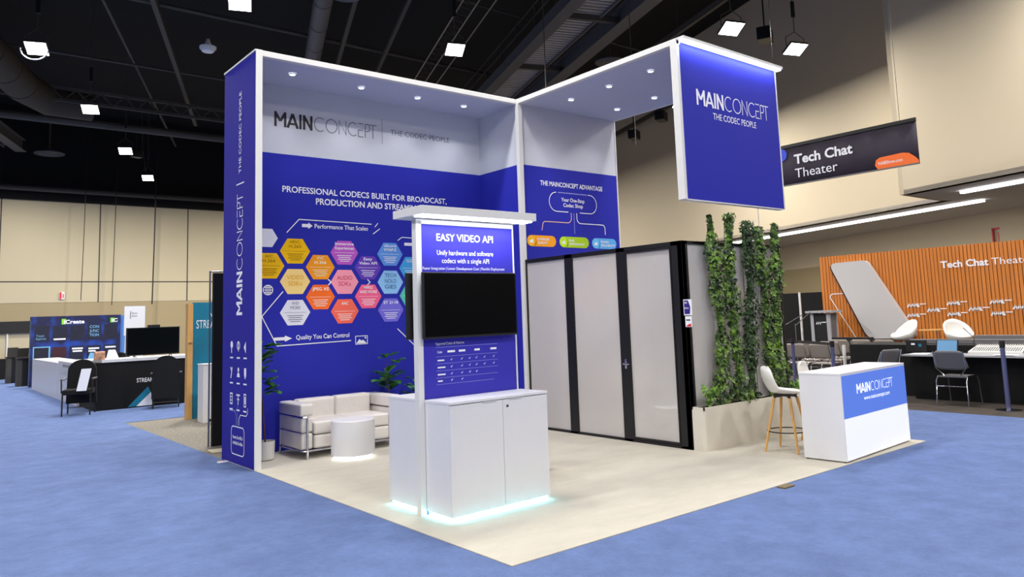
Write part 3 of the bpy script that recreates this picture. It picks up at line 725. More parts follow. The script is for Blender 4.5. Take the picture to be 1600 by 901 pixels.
# ------------------------------------------------------------------ kiosk
KA = math.radians(1.1295); kw, kd, kh = 1.0545, .9736, .936
ks = thing('display_kiosk', 'white double sided kiosk with blue panel and cyan glow below', 'kiosk', (.306, 1.1524, .012), KA)
K = lambda mb, n, par=ks, lab=None, **k: mb.build(n, par, label=lab, **k)
z0 = .035
cb = MB().box(.004, kw-.004, .02, .375, z0, kh-.022, white).box(0, kw, .0, .375, kh-.022, kh, white)
cf = K(cb, 'front_cabinet', bevel=.002)
mid = .545
for a, b, nm in ((.004, mid-.002, 'left'), (mid+.002, kw-.004, 'right')):
    d_ = MB().box(a, b, 0.003, .019, z0, kh-.03, white)
    door = K(d_, 'cabinet_door', cf, bevel=.0015)
    hx = b-.14 if nm == 'left' else a+.14
    K(MB().box(hx-.07, hx+.07, -.004, .002, kh-.034, kh-.026, mat('white_pull', rgb(205, 205, 208), .4)), 'finger_pull', ks)
MB().lathe([(0, 0), (.011, 0), (.011, .004), (0, .004)], steel_d, n=14).build('lock', cf, loc=(0, 0, 0)).matrix_local = Matrix.Translation((mid+.05, .001, kh-.085)) @ Matrix.Rotation(PI/2, 4, 'X')
K(MB().box(0.015, kw-.015, .03, .36, .012, z0, cyan_glow), 'base_led', ks, 'cyan glowing base strip')
cb = MB().box(.004, kw-.004, .445, kd-.02, z0, kh-.022, white).box(0, kw, .445, kd, kh-.022, kh, white).box(.004, mid-.002, kd-.019, kd-.003, z0, kh-.03, white).box(mid+.002, kw-.004, kd-.019, kd-.003, z0, kh-.03, white)
K(cb, 'rear_cabinet', bevel=.002)
K(MB().box(0.015, kw-.015, .455, kd-.035, .012, z0, cyan_glow), 'base_led', ks)
area('kiosk_glow', (.306+.52, 1.165, .045), 1.02, .02, 1.5, (.12, .72, 1), parent=None)
bpy.data.objects['kiosk_glow'].rotation_euler = (math.radians(-25), 0, KA)
area('kiosk_side_glow', (.305, 1.64, .045), .02, .92, 1.3, (.12, .72, 1)).rotation_euler = (0, math.radians(-25), KA)
pa, pb = -.048, 1.03
gp = K(MB().box(pa+.052, pb-.012, .382, .438, .0, 2.45, blue_k), 'graphic_panel', ks, 'blue graphic panel')
K(MB().box(pa, pa+.052, .376, .444, 0, 2.46, frame_w).box(pb-.012, pb, .374, .446, 0, 2.46, frame_w).box(pa, pb, .376, .444, 2.43, 2.47, frame_w), 'panel_frame', ks)
K(MB().box(-.14, 1.125, .14, .60, 2.485, 2.555, frame_w), 'light_canopy', ks, 'white light canopy', bevel=.002)
K(MB().box(-.11, 1.095, .17, .30, 2.472, 2.484, white_glow), 'canopy_led', ks)
la = area('canopy_light', (.306+.5, 1.1524+.25, 2.47), 1.1, .1, 9, (.80, .85, 1)); la.rotation_euler = (math.radians(-12), 0, KA)
g = MB(); f = FR((0, .382, 0))
cxk = .475
g.text(f, 'EASY VIDEO API', cxk, 2.29, .625, .066, pw, .012, align='C')
g.text(f, 'Unify hardware and software', cxk, 2.165, .62, .046, pw, 0, align='C')
g.text(f, 'codecs with a single API', cxk, 2.095, .52, .046, pw, 0, align='C')
g.text(f, 'Faster Integration | Lower Development Cost | Flexible Deployment', cxk-.01, 2.035, .9, .026, pw, 0, align='C')
K(g, 'lettering', gp); g = MB()
g.text(f, 'Supported Codecs & Platforms', .13, 1.385, .30, .024, pw, 0)
for i, z in enumerate((1.365, 1.285, 1.225, 1.165, 1.105, 1.05)): g.stroke(f, [(.13, z), (.80-.05*(i == 5), z)], .003, pdim)
g.text(f, 'Codec', .145, 1.315, .05, .022, pw, .01)
for x, w_ in ((.25, .08), (.37, .07), (.54, .06), (.72, .07)): g.stroke(f, [(x, 1.325), (x+w_, 1.325)], .018, pw)
for i, z in enumerate((1.245, 1.185, 1.125, 1.07)):
    g.stroke(f, [(.145, z+.008), (.145+(.07, .08, .08, .05)[i], z+.008)], .012, pw)
    for x in (.29, .4, .485, .56, .65, .755)[:(6, 6, 4, 2)[i]]: g.stroke(f, [(x-.008, z+.012), (x-.002, z+.004), (x+.01, z+.02)], .004, pw)
K(g, 'table_graphic', gp)
def tv(loc, rotz, label, w_=1.02, h_=.57):
    r = thing('television', label, 'television', loc, rotz)
    MB().rbox(-w_/2, w_/2, 0, .035, -h_/2, h_/2, black, .006).build('housing', r)
    MB().box(-w_/2+.012, w_/2-.012, -.002, .001, -h_/2+.02, h_/2-.012, screen).build('screen', r)
    MB().box(-.15, .15, .035, .065, -.12, .12, black).build('wall_mount', r)
ca, sa = math.cos(KA), math.sin(KA)
kp = lambda u, v_: (.306+u*ca-v_*sa, 1.1524+u*sa+v_*ca)
tv((*kp(.487, .317), 1.737), KA, 'black television on the front of the blue kiosk panel')
tv((*kp(.44, .505), 1.737), KA+PI, 'black television on the back of the kiosk, only its edge seen', 1.06)

# ------------------------------------------------------------------ stool
def stool_shell():
    mb = MB(); N, Mv = 16, 20; vs = []
    for j in range(Mv+1):
        t = j/Mv
        # profile from front lip (x=.2) through the seat to the back top
        if t < .5: s_ = t/.5; x = .20-.34*s_; z = .655-.02*math.sin(PI*s_)+.012*(1-s_)*0; wd = .20+.01*math.sin(PI*s_)
        else:
            s_ = (t-.5)/.5; x = -.14-.085*math.sin(s_*PI/2)-.02*s_; z = .655+.275*s_**1.15; wd = .20-.02*s_-.06*max(0, s_-.6)**1.0*1.2
            if s_ > .75: wd *= math.sqrt(max(0.12, 1-((s_-.75)/.25)**2*.88))
        for i in range(N+1):
            a = -1+2*i/N
            rise = .055*max(0, math.sin(PI*min(1, t*1.15)))*abs(a)**2.6
            fwd = .06*abs(a)**2.2*(max(0, t-.4)/.6)
            vs.append((x+fwd, a*wd, z+rise))
    fs = [(j*(N+1)+i, j*(N+1)+i+1, (j+1)*(N+1)+i+1, (j+1)*(N+1)+i) for j in range(Mv) for i in range(N)]
    return mb.add(vs, fs, shell_w)
def make_stool(loc, rotz, label):
    r = thing('bar_stool', label, 'bar stool', loc, rotz, 'white bar stools')
    o = stool_shell().build('seat_shell', r, smooth=True, rotz=math.radians(-46)); s = o.modifiers.new('solid', 'SOLIDIFY'); s.thickness = .012; s.offset = -1
    mb = MB()
    for a in (45, 135, 225, 315):
        c, s_ = math.cos(math.radians(a)), math.sin(math.radians(a)); mb.tube([(0, 0, .615), (.12*c, .12*s_, .60), (.135*c, .135*s_, .56)], .016, black, 8)
    mb.rbox(-.1, .1, -.1, .1, .605, .628, black, .008); mb.build('seat_bracket', r)
    for a in (45, 135, 225, 315):
        c, s_ = math.cos(math.radians(a)), math.sin(math.radians(a))
        MB().tube([(.13*c, .13*s_, .585), (.27*c, .27*s_, 0)], [.018, .013], wood, 10).build('leg', r)
    MB().tube([(.218*math.cos(t), .218*math.sin(t), .22) for t in [2*PI*i/40 for i in range(40)]], .007, black, 6, closed=True).build('foot_ring', r)
    return r
st = make_stool((4.63, .86, .012), math.radians(8), 'white bar stool with wooden legs left of the reception desk')
dup(st, (5.36, .84, .012), math.radians(-30), 'white bar stool behind the reception desk, only its back top showing')
dup(st, (1.93, 2.33, .012), math.radians(60), 'white bar stool behind the kiosk, only its back top showing')

# ------------------------------------------------------------------ reception desk
RA = math.radians(3.407); rw, rd, rh = 1.635, .467, .90
rc = thing('reception_desk', 'white reception desk with glowing blue and white front', 'desk', (4.3465, .0224, .012), RA)
MB().box(0.003, rw-.003, .0, rd-.003, .012, rh-.02, white).box(0, rw, 0, rd, rh-.022, rh-.002, white).build('desk_body', rc, bevel=.002)
MB().box(.012, rw-.012, -.004, .001, .02, .435, box_glow).build('lower_lightbox', rc, label='glowing white lower panel')
up_ = MB().box(.012, rw-.012, -.004, .001, .438, rh-.03, box_blue).build('upper_lightbox', rc, label='glowing blue upper panel')
lgw = mat('lit_white_print', (1, 1, 1, 1), .5, emit=(1, 1, 1, 1), es=.7)
g = MB(); f = FR((0, -.004, 0)); logo(g, f, .33, .665, .10, .93, lgw); g.text(f, 'www.mainconcept.com', .49, .585, .66, .045, lgw, 0)
g.build('lettering', up_)
for x in (.02, rw-.02):
    for y in (.03, rd-.03): MB().lathe([(0, 0), (.012, 0), (.012, .02), (0, .02)], black, (x, y, -.0), 10).build('foot', rc)

# ------------------------------------------------------------------ lounge: sofa, table, plants
sf = thing('leather_sofa', 'white leather two seat sofa with chrome tube frame', 'sofa', (.62, 4.84, .012))
SW, SD = 1.36, .70
def cushion(n, x0, x1, y0, y1, z0, z1, r=.03): 
    o = MB().rbox(x0, x1, y0, y1, z0, z1, leather, r, 4).build(n, sf, smooth=True); return o
for x0, x1 in ((0.0, .165), (SW-.165, SW)):
    cushion('arm_cushion', x0, x1, .02, SD, .50, .645)
    cushion('arm_cushion', x0+.01, x1-.01, .02, SD, .31, .485)
    cushion('arm_cushion', x0+.01, x1-.01, .02, SD, .11, .30)
for k in range(2):
    x0 = .17+k*.51; x1 = x0+.505
    cushion('seat_cushion', x0, x1, .01, .55, .275, .425)
    cushion('base_cushion', x0, x1, .01, .60, .11, .268)
    cushion('back_cushion', x0, x1, .50, SD-.02, .33, .66, .05)
mb = MB()
for x in (.02, SW-.02):
    mb.tube([(x+.05, -.012, 0), (x+.05, -.012, .50)], .014, chrome, 10); mb.tube([(x, -.012, .492), (x+.05, -.012, .492)], .011, chrome, 8)
    mb.tube([(x, -.012, .492), (x, SD+.012, .492)], .011, chrome, 8); mb.tube([(x, SD+.012, 0), (x, SD+.012, .5)], .014, chrome, 10)
    mb.tube([(x, -.012, .305), (x, SD, .305)], .007, chrome, 8)
mb.tube([(.02, -.012, .095), (SW-.02, -.012, .095)], .011, chrome, 8); mb.tube([(.02, SD+.01, .095), (SW-.02, SD+.01, .095)], .011, chrome, 8)
for x in (.02, SW-.02): mb.tube([(x, -.012, .095), (x, SD+.01, .095)], .011, chrome, 8)
for x in (.2, .6, 1.0): mb.beam((x, 0, .1), (x, SD, .1), .03, .008, black)
mb.build('chrome_frame', sf, smooth=True)
tb = thing('drum_table', 'round white drum coffee table glowing underneath', 'coffee table', (1.13, 4.52, .012))
MB().lathe([(0, .45), (.25, .45), (.257, .443), (.257, .05), (.25, .045), (0, .045)], white, n=56).build('drum_body', tb, smooth=True)
MB().lathe([(0, 0), (.215, 0), (.215, .045), (0, .045)], white_glow, n=40).build('base_light', tb, label='glowing white base')
def fig(loc, label, hs, seed, lean=(0, 0), pot=True, R=.16, ls=.11, n=40, zlo=.75):
    random.seed(seed); r = thing('potted_fig_plant', label, 'plant', loc)
    MB().lathe([(0, 0), (.085, 0), (.105, .015), (.112, .225), (.10, .225), (.095, .19), (0, .19)], potm, n=36).build('pot', r, smooth=True)
    MB().lathe([(0, .193), (.094, .193)], soil, n=24).build('soil', r)
    tp = [(0, 0, .19), (lean[0]*.4, lean[1]*.4, hs*.4), (lean[0], lean[1], hs*.75), (lean[0], lean[1], hs)]
    MB().tube(tp, [.011, .010, .008, .005], trunk_m, 8).build('trunk', r)
    lf = MB()
    for k in range(n):
        z = zlo+(hs-zlo)*random.random(); a = random.uniform(0, 2*PI); q_ = R*random.uniform(.15, .8)
        dirv = Vector((math.cos(a), math.sin(a), random.uniform(-.1, .7))).normalized()
        p = Vector((lean[0]*min(1, z/hs*1.2), lean[1], z))+dirv*q_*.5
        b = dirv; a_ = b.cross(Vector((0, 0, 1))).normalized(); nn = a_.cross(b)
        s = ls*random.uniform(.75, 1.15)
        o = [(0, 0), (.2, .2), (.3, .5), (.42, .8), (.3, 1.1), (0, 1.22), (-.3, 1.1), (-.42, .8), (-.3, .5), (-.2, .2)]
        vs = [p+a_*x*s+b*y*s+nn*(abs(x)*.3-.12*y*y)*s for x, y in o]+[p+b*.6*s-nn*.06*s]
        vs = [Vector((max(v_.x, .10-loc[0]), min(v_.y, 5.68-loc[1]), v_.z)) for v_ in vs]
        lf.add(vs, [(10, i, (i+1) % 10) for i in range(10)], fig_m)
    lf.build('foliage', r)
fig((.33, 5.22, .012), 'tall fig plant in a white pot beside the tower post', 1.36, 3, (-.07, 0), R=.15, ls=.16, n=44, zlo=.78)
fig((2.22, 5.42, .012), 'bright leafy fig plant rising behind the right arm of the sofa', 1.12, 4, (-.14, 0), R=.17, ls=.17, n=30, zlo=.64)
fig((2.52, 5.35, .012), 'low leafy fig plant in the corner, seen beside the kiosk panel edge', .78, 9, (0, 0), R=.14, ls=.15, n=18, zlo=.55)

# floor litter
tag(MB().box(-.12, .02, 5.52, 5.58, .006, .012, pw).box(-.1, -.04, 5.58, 5.64, .006, .011, wood).build('paper_scrap', rotz=0), 'crumpled paper scrap on the carpet by the tower', 'scrap')
tag(MB().box(3.0, 3.16, -.11, -.03, .006, .018, mat('brown_tape', rgb(110, 95, 60), .6)).build('floor_cover'), 'small brown floor cover at the front carpet edge', 'floor cover')
tag(MB().box(.08, .75, 6.35, 6.62, 0, .012, mat('cream_tile', rgb(225, 215, 180), .6)).build('floor_plate'), 'cream floor plate on the bare concrete behind the tower', 'floor plate')

# ------------------------------------------------------------------ neighbour booths on the left
mb = MB().box(.24, 5.5, 6.94, 7.0, 0, 2.37, blackcloth).tube([(.2, 6.97, 0), (.2, 6.97, 2.40)], .012, steel, 8).tube([(.2, 6.97, 2.39), (5.5, 6.97, 2.39)], .012, steel, 8)
tag(mb.build('black_drape'), 'black drape on a thin pole right behind the blue tower', 'drape')
wc = MB().box(.93, 1.6, 9.70, 10.0, .0, .975, white).box(.92, 1.61, 9.69, 10.01, .975, .99, white).box(1.03, 1.12, 9.692, 9.705, .02, .06, black)
tag(wc.build('white_pedestal', bevel=.004), 'white pedestal cabinet on bare concrete below the teal banner', 'cabinet')
teal = mat('teal_print', rgb(20, 120, 150), .5, noise=.35, nscale=1.2)
bn = thing('teal_banner', 'teal banner wall edged with raw wood behind the white pedestal', 'banner', (.885, 10.5, 0))
MB().box(.09, 2.2, 0, .05, 0, 2.07, teal).build('banner_print', bn)
MB().box(0, .09, -.02, .12, 0, 2.05, wood).lathe([(0, 0), (.03, 0)], black, (0.045, -.03, 1.35), 10).build('wooden_edge', bn)
g = MB(); f = FR((0, -.003, 0)); g.text(f, 'STREAM', .15, 1.60, .40, .16, pw, .0)
for a in (-.04, .04): g.stroke(f, [(.43, 1.80), (.43+a, 1.88)], .015, pw)
g.build('lettering', bn)
# black draped counter
ct = thing('draped_counter', 'black draped corner counter with a white top', 'counter', (0, 13.72, 0))
MB().box(0, 3.2, 0, .7, .0, .97, blackcloth).box(0, .3, .7, 1.6, 0, .97, blackcloth).build('black_cloth', ct)
MB().box(.12, 3.22, -.03, .9, .97, 1.03, white).build('counter_top', ct)
g = MB(); f = FR((0, -.002, 0)); g.text(f, 'STREAM', .78, .52, .32, .09, pw, .01)
g.flat(f, [(.62, .03), (1.0, .42), (1.06, .30), (.78, .03)], teal, .003); g.flat(f, [(.78, .03), (1.06, .30), (1.09, .03)], pw, .003)
g.text(f, 'MAGE', 1.25, .55, .25, .08, greyp, .01)
g.build('lettering', ct)
wcl = thing('white_counter', 'long white counter with printed sketches along the aisle', 'counter', (0, 15.35, 0))
MB().box(-.05, .75, 0, 2.6, 0, .93, white).box(-.05, .6, 2.65, 7.2, 0, .88, white).build('counter_body', wcl, bevel=.004)
g = MB(); f = FR((-.05, 0, 0), -PI/2); g.text(f, 'SKETCHES', -1.9, .80, .9, .06, ink, .01)
random.seed(3)
for r_ in range(4):
    for k in range(9):
        x = -2.1+k*.22; z = .64-.15*r_; g.stroke(f, [(x, z), (x+random.uniform(-.03, .06), z+random.uniform(-.06, .06)), (x+.06, z-random.uniform(0, .05))], .016, redp if (r_, k) == (1, 5) else inkgrey)
g.build('printed_sketches', wcl)
def wedge(n, x, y, z, w_, h_, m, label, cat, rot=0):
    o = MB().rbox(-w_/2, w_/2, 0, .03, 0, h_, m, .008).build(n, loc=(x, y, z), rotz=rot); return tag(o, label, cat)
tt = thing('wide_monitor', 'large black monitor standing on the draped counter', 'monitor', (1.14, 13.95, 1.03))
MB().rbox(-.53, .53, -.03, .03, .04, .63, black, .01).build('housing', tt); MB().box(-.51, .51, -.034, -.029, .06, .61, screen).build('screen', tt)
MB().box(-.12, .12, -.06, .02, .62, .68, black).build('camera_bar', tt)
MB().tube([(-.35, -.1, 0), (-.35, 0, .06), (-.35, .1, 0)], .01, black, 6).tube([(.35, -.1, 0), (.35, 0, .06), (.35, .1, 0)], .01, black, 6).build('foot', tt)
ps = MB().box(.64, 1.05, 14.3, 14.32, 1.5, 2.13, pw).tube([(.84, 14.34, 1.03), (.84, 14.34, 1.6)], .012, steel, 6)
f = FR((0, 14.3, 0)); ps.stroke(f, [(.76, 2.02), (.76, 1.86)], .012, ink); ps.text(f, 'Record', .79, 1.96, .1, .04, ink, 0); ps.text(f, 'Room', .79, 1.90, .1, .04, ink, 0)
tag(ps.build('white_poster'), 'white sheet poster on a pole behind the large monitor', 'poster')
tag(MB().prism([(.22, 13.80, 1.03), (.46, 13.80, 1.03), (.40, 13.9, 1.22), (.28, 13.9, 1.22)], (0, .06, 0), white).build('tent_card'), 'white tent card leaning on the draped counter', 'card')
tag(MB().rbox(.0, .2, 13.82, 13.86, 1.03, 1.2, mat('tablet_photo', rgb(200, 150, 120), .5, noise=.6, nscale=12), .01).build('photo_frame'), 'small tilted photo frame at the counter corner', 'photo frame')
# padded chairs
def make_fold(loc, rotz, label):
    r = thing('padded_armchair', label, 'chair', loc, rotz, 'black padded chair row')
    for s_ in (-1, 1):
        MB().tube([(s_*.24, -.24, 0), (s_*.24, -.22, .44)], .014, black, 8).build('leg', r)
        MB().tube([(s_*.24, .26, 0), (s_*.23, .22, .5)], .014, black, 8).build('leg', r)
        MB().tube([(s_*.26, -.22, .44), (s_*.27, -.20, .68), (s_*.27, .22, .70)], .012, black, 8).rbox(s_*.27-.025, s_*.27+.025, -.2, .12, .68, .71, greyp, .01).build('armrest', r)
    MB().rbox(-.25, .25, -.26, .22, .40, .50, blackcloth, .03).build('seat', r)
    pts = arc(0, .84, .25, 0, 180, 14, .22)+[(-.27, .20), (.27, .20)]
    MB().prism([(a, .22, b) for a, b in pts], (0, .06, 0), blackcloth).build('backrest', r)
    MB().tube([(-.24, .26, .12), (.24, .26, .12)], .008, steel_d, 6).build('stretcher', r)
    return r
fc = make_fold((-.32, 13.40, .006), math.radians(-20), 'black padded armchair at the aisle corner holding paper sheets')
dup(fc, (1.24, 13.25, .006), math.radians(165), 'black padded armchair in front of the draped counter, right one')
hc = dup(fc, (.66, 14.95, .006), math.radians(175), 'black padded armchair behind the counter, its top just under the monitor'); hc.scale = (1, 1, 1.07)
tag(MB().prism([(-.42, 13.08, .48), (-.26, 13.02, .48), (-.18, 13.02, .90), (-.34, 13.08, .90)], (0, .005, 0), pw).build('paper_sheet'), 'white paper sheet propped on the aisle corner chair', 'paper')
# iCreate backdrop
bk = thing('display_backdrop', 'wide blue poster backdrop with green and white logo', 'backdrop', (0, 23.6, 0))
m = bpy.data.materials.new('blue_poster'); m.use_nodes = True; nt = m.node_tree; b = nt.nodes['Principled BSDF']
tc = nt.nodes.new('ShaderNodeTexCoord'); n_ = nt.nodes.new('ShaderNodeTexNoise'); n_.inputs['Scale'].default_value = 2.2
rp = nt.nodes.new('ShaderNodeValToRGB'); rp.color_ramp.elements[0].color = rgb(6, 10, 60); rp.color_ramp.elements[1].color = rgb(16, 70, 175); rp.color_ramp.elements[0].position = .45; rp.color_ramp.elements[1].position = .75
nt.links.new(tc.outputs['Object'], n_.inputs['Vector']); nt.links.new(n_.outputs['Fac'], rp.inputs[0]); nt.links.new(rp.outputs[0], b.inputs['Base Color']); b.inputs['Roughness'].default_value = .5
poster_blue = m
pan = MB().box(0, 2.45, 0, .25, 0, 2.12, poster_blue).build('poster_wall', bk)
MB().box(2.46, 2.6, .1, .3, 0, 2.1, mat('sky_print', rgb(80, 130, 200), .5)).box(2.64, 3.2, .3, .4, 0, 2.05, frame_w).build('side_banner', bk)
navy = mat('dark_navy_print', rgb(8, 12, 40), .5, noise=.5, nscale=4); lime = mat('lime_print', rgb(130, 215, 60), .5); lightb = mat('light_blue_print', rgb(120, 180, 220), .5)
maroon = mat('maroon_print', rgb(60, 10, 26), .5, noise=.5, nscale=2)
g = MB(); f = FR((0, -.003, 0))
g.flat(f, [(.80, 1.86), (.92, 1.86), (.92, 2.03), (.80, 2.03)], lime, .003); g.text(f, 'iCreate', .86, 1.88, .56, .12, pw, .03, .005)
g.flat(f, [(2.15, 1.88), (2.27, 1.88), (2.27, 2.03), (2.15, 2.03)], lime, .003); g.text(f, 'iC', 2.2, 1.9, .16, .11, pw, .03, .005)
for i in range(5):
    for j in range(2):
        x0 = .1+i*.47; z1 = 1.83-.66*j
        mm = navy if (i, j) != (1, 1) else maroon
        if (i, j) == (0, 1): g.flat(f, [(x0-.03, z1-.62), (x0+.42, z1-.62), (x0+.42, z1+.03), (x0-.03, z1+.03)], lightb, .003)
        g.flat(f, [(x0, z1-.48), (x0+.38, z1-.48), (x0+.38, z1), (x0, z1)], mm, .005)
g.text(f, 'Travel', .14, 1.50, .2, .07, lightb, 0, .007); g.text(f, 'Explorers', .14, 1.41, .26, .07, lightb, 0, .007)
g.stroke(f, [(.6, 1.41), (.92, 1.41)], .05, pw, .007)
for i, t_ in enumerate(('CON', 'JUNC', 'TION')): g.text(f, t_, 1.7, 1.72-.13*i, .26, .09, lightb, .01, .007, 'C')
g.text(f, 'LEGEND', .14, .56, .32, .08, navy, .02, .007)
for x, z, w_ in ((1.1, 1.1, .3), (1.12, 1.02, .26), (1.55, 1.08, .3), (1.55, 1.0, .2), (2.02, 1.1, .3)): g.stroke(f, [(x, z), (x+w_, z)], .05, pw, .007)
g.flat(f, [(1.52, .7), (1.87, .7), (1.87, .92), (1.6, .95)], lightb, .0065)
g.build('poster_print', pan)
MB().box(-.005, .0, .02, .2, .05, 2.0, mat('speckle_print', rgb(90, 110, 130), .5, noise=.8, nscale=20)).build('side_print', bk)
# laptop plinths far left
for i, (x, y, lab) in enumerate(((-.28, 26.6, 'slim grey plinth with open laptop, farther of the two'), (-.22, 24.4, 'slim grey plinth with open laptop, beside the blue backdrop'))):
    r = thing('display_plinth', lab, 'plinth', (x, y, .006), 0, 'laptop plinths')
    MB().box(0, .12, 0, .5, 0, .83, steel_d).box(.3, .36, 0, .5, 0, .83, steel_d).build('leg', r)
    MB().box(.12, .3, .02, .48, 0, .82, black).build('plinth_panel', r); MB().box(-.03, .42, -.03, .53, .83, .86, black).build('plinth_top', r)
    o = MB().rbox(.02, .32, .15, .4, .86, .88, black, .005).prism([(.02, .38, .88), (.32, .38, .88), (.34, .5, 1.16), (.04, .5, 1.16)], (0, .015, 0), screen)
    tag(o.build('laptop', loc=(x, y, .006)), 'open laptop on the '+('farther' if i == 0 else 'nearer')+' grey plinth', 'laptop')
# far stand
mb = MB().box(-12, 3.2, 30, 30.2, .006, 1.64, wall_hi).box(-12, 3.2, 29.9, 30.3, 1.64, 2.08, black).box(-12, 3.2, 29.6, 29.7, .006, .74, blackcloth).tube([(-.0, 29.95, 0), (0, 29.95, 1.64)], .03, frame_w, 8)
tag(mb.build('far_stand'), 'distant low stand with black fascia and white back wall', 'exhibit booth')
mb = MB(); f = FR((0, YW-.02, 0)); mb.box(3.68, 3.93, YW-.08, YW-.03, 3.42, 3.82, pw)
f = FR((0, YW-.082, 0)); mb.flat(f, [(3.69, 3.43), (3.80, 3.43), (3.80, 3.81), (3.69, 3.81)], redp); mb.flat(f, [(3.84, 3.47), (3.90, 3.47), (3.90, 3.72), (3.84, 3.72)], redp)
tag(mb.build('fire_sign'), 'small red and white fire sign on the far beige wall', 'sign')

# ------------------------------------------------------------------ theater on the right
stg = MB().box(13.3, 16, -6, 6.35, .005, .42, black); tag(stg.build('stage'), 'low black stage under the white swivel chairs', 'stage')
bw = thing('wooden_backdrop', 'orange slatted wood backdrop of the stage', 'backdrop', (15, 0, .42))
mb = MB().box(.03, .1, -6, 6.2, 0, 2.40, slat_d)
y = 6.2
random.seed(12)
while y > -6:
    w_ = .066; dpt = random.choice((0, .0, .006)); mb.box(-.0+dpt, .03, y-w_, y, 0, 2.40, slat); y -= .08
mb.build('slat_wall', bw)
def rpoly(P, R, n=8):
    out = []; N = len(P)
    for i in range(N):
        a, b, c = Vector(P[i-1]), Vector(P[i]), Vector(P[(i+1) % N]); u = (a-b).normalized(); v_ = (c-b).normalized()
        ang = u.angle(v_); t = R[i]/math.tan(ang/2); p, q = b+u*t, b+v_*t
        for k in range(n+1):
            s_ = k/n; out.append(tuple((p*(1-s_)**2+b*2*s_*(1-s_)+q*s_*s_)))
    return out
pp = rpoly([(5.88, 2.63-.42), (4.92, 2.65-.42), (3.85, .78-.42), (5.02, .76-.42)], [.12, .2, .12, .3])
greypan = mat('pale_grey_panel', rgb(200, 196, 196), .5)
MB().prism([(-.14, a, b) for a, b in pp], (.13, 0, 0), greypan).build('slanted_panel', bw, label='large pale grey slanted panel')
MB().prism([(-.12, a+.04, b-.02) for a, b in pp], (.11, 0, 0), slat_d).build('panel_edge', bw)
f = FR((-.01, 0, 0), -PI/2); g = MB()
g.stroke(f, [(-5.3, 1.46), (-5.88, 1.45)]+arc(-5.90, 1.37, .08, 90, 190, 5)+[(-5.43, .43), (-5.2, .03)], .022, pw)
g.stroke(f, [(-4.50, .22), (-4.38, .03)], .022, pw)
g.text(f, 'Tech Chat', -3.26, 1.92, .99, .155, pw, .03, .01); g.text(f, 'Theater', -2.21, 1.92, .82, .155, pw, 0, .01)
g.build('lettering', bw, label='white lettering')
for (y, z) in ((4.08, 1.06), (3.64, .94), (3.2, 1.08), (2.76, .94), (2.32, 1.08), (1.89, .95), (4.1, .83), (3.21, .84), (2.32, .83), (1.45, 1.08), (1.45, .83)):
    g = MB(); x = -y; h = .085
    q = lambda pts: [(x+a, z+b) for a, b in pts]
    for pts in ([(0, 0), (.045, h)], [(.04, h), (.085, 0)], [(.08, 0), (.125, h)], [(.12, h), (.165, 0)], [(.155, 0), (.2, h)], [(.195, h), (.24, 0)], [(.225, h), (.27, 0)]): g.stroke(f, q(pts), .030, pw, .006)
    g.stroke(f, q([(.28, h*.8), (.42, h*.8)]), .022, pw, .006)
    g.build('logo_mark', bw)
# swivel chairs
def make_swivel(loc, rotz, label):
    r = thing('swivel_chair', label, 'chair', loc, rotz, 'white swivel chairs on the stage')
    mb = MB(); N, Mv = 36, 10; vs = []
    for j in range(Mv+1):
        t = j/Mv
        for i in range(N):
            a = 2*PI*i/N
            back = max(0, math.cos(a))**1.3; sd = abs(math.sin(a))**3
            top = .44+.36*back+.10*sd
            if math.cos(a) < 0: top = .44+.08*sd
            R = .04+.19*math.sin(t*PI/2)**.7+.05*back*t
            z = .37+(top-.37)*t**2.2
            vs.append((-R*math.cos(a)*1.0, R*math.sin(a)*1.12, z))
    fs = [(j*N+i, j*N+(i+1) % N, (j+1)*N+(i+1) % N, (j+1)*N+i) for j in range(Mv) for i in range(N)]+[tuple(range(N))[::-1]]
    mb.add(vs, fs, shell_w); o = mb.build('seat_shell', r, smooth=True); s = o.modifiers.new('solid', 'SOLIDIFY'); s.thickness = .04; s.offset = 0
    MB().tube([(0, 0, 0.02), (0, 0, .36)], .022, chrome, 10).build('column', r)
    mb = MB()
    for k in range(4): mb.tube([(0, 0, .05), (.25*math.cos(k*PI/2+.5), .25*math.sin(k*PI/2+.5), .012)], .012, chrome, 6)
    mb.build('base', r)
    return r
s1 = make_swivel((14.0, 3.78, .42), math.radians(150), 'white swivel chair on the stage, left, before the grey slanted panel')
dup(s1, (14.0, 2.62, .42), math.radians(225), 'white swivel chair on the stage, right one, facing the small table')
tb = thing('side_table', 'small round wooden side table between the swivel chairs', 'table', (14.1, 3.2, .42))
MB().lathe([(0, .56), (.27, .56), (.27, .58), (0, .58)], wood, n=32).build('table_top', tb)
for k in range(3): MB().tube([(.2*math.cos(k*2.1), .2*math.sin(k*2.1), .56), (.23*math.cos(k*2.1), .23*math.sin(k*2.1), 0)], .01, steel, 6).build('leg', tb)
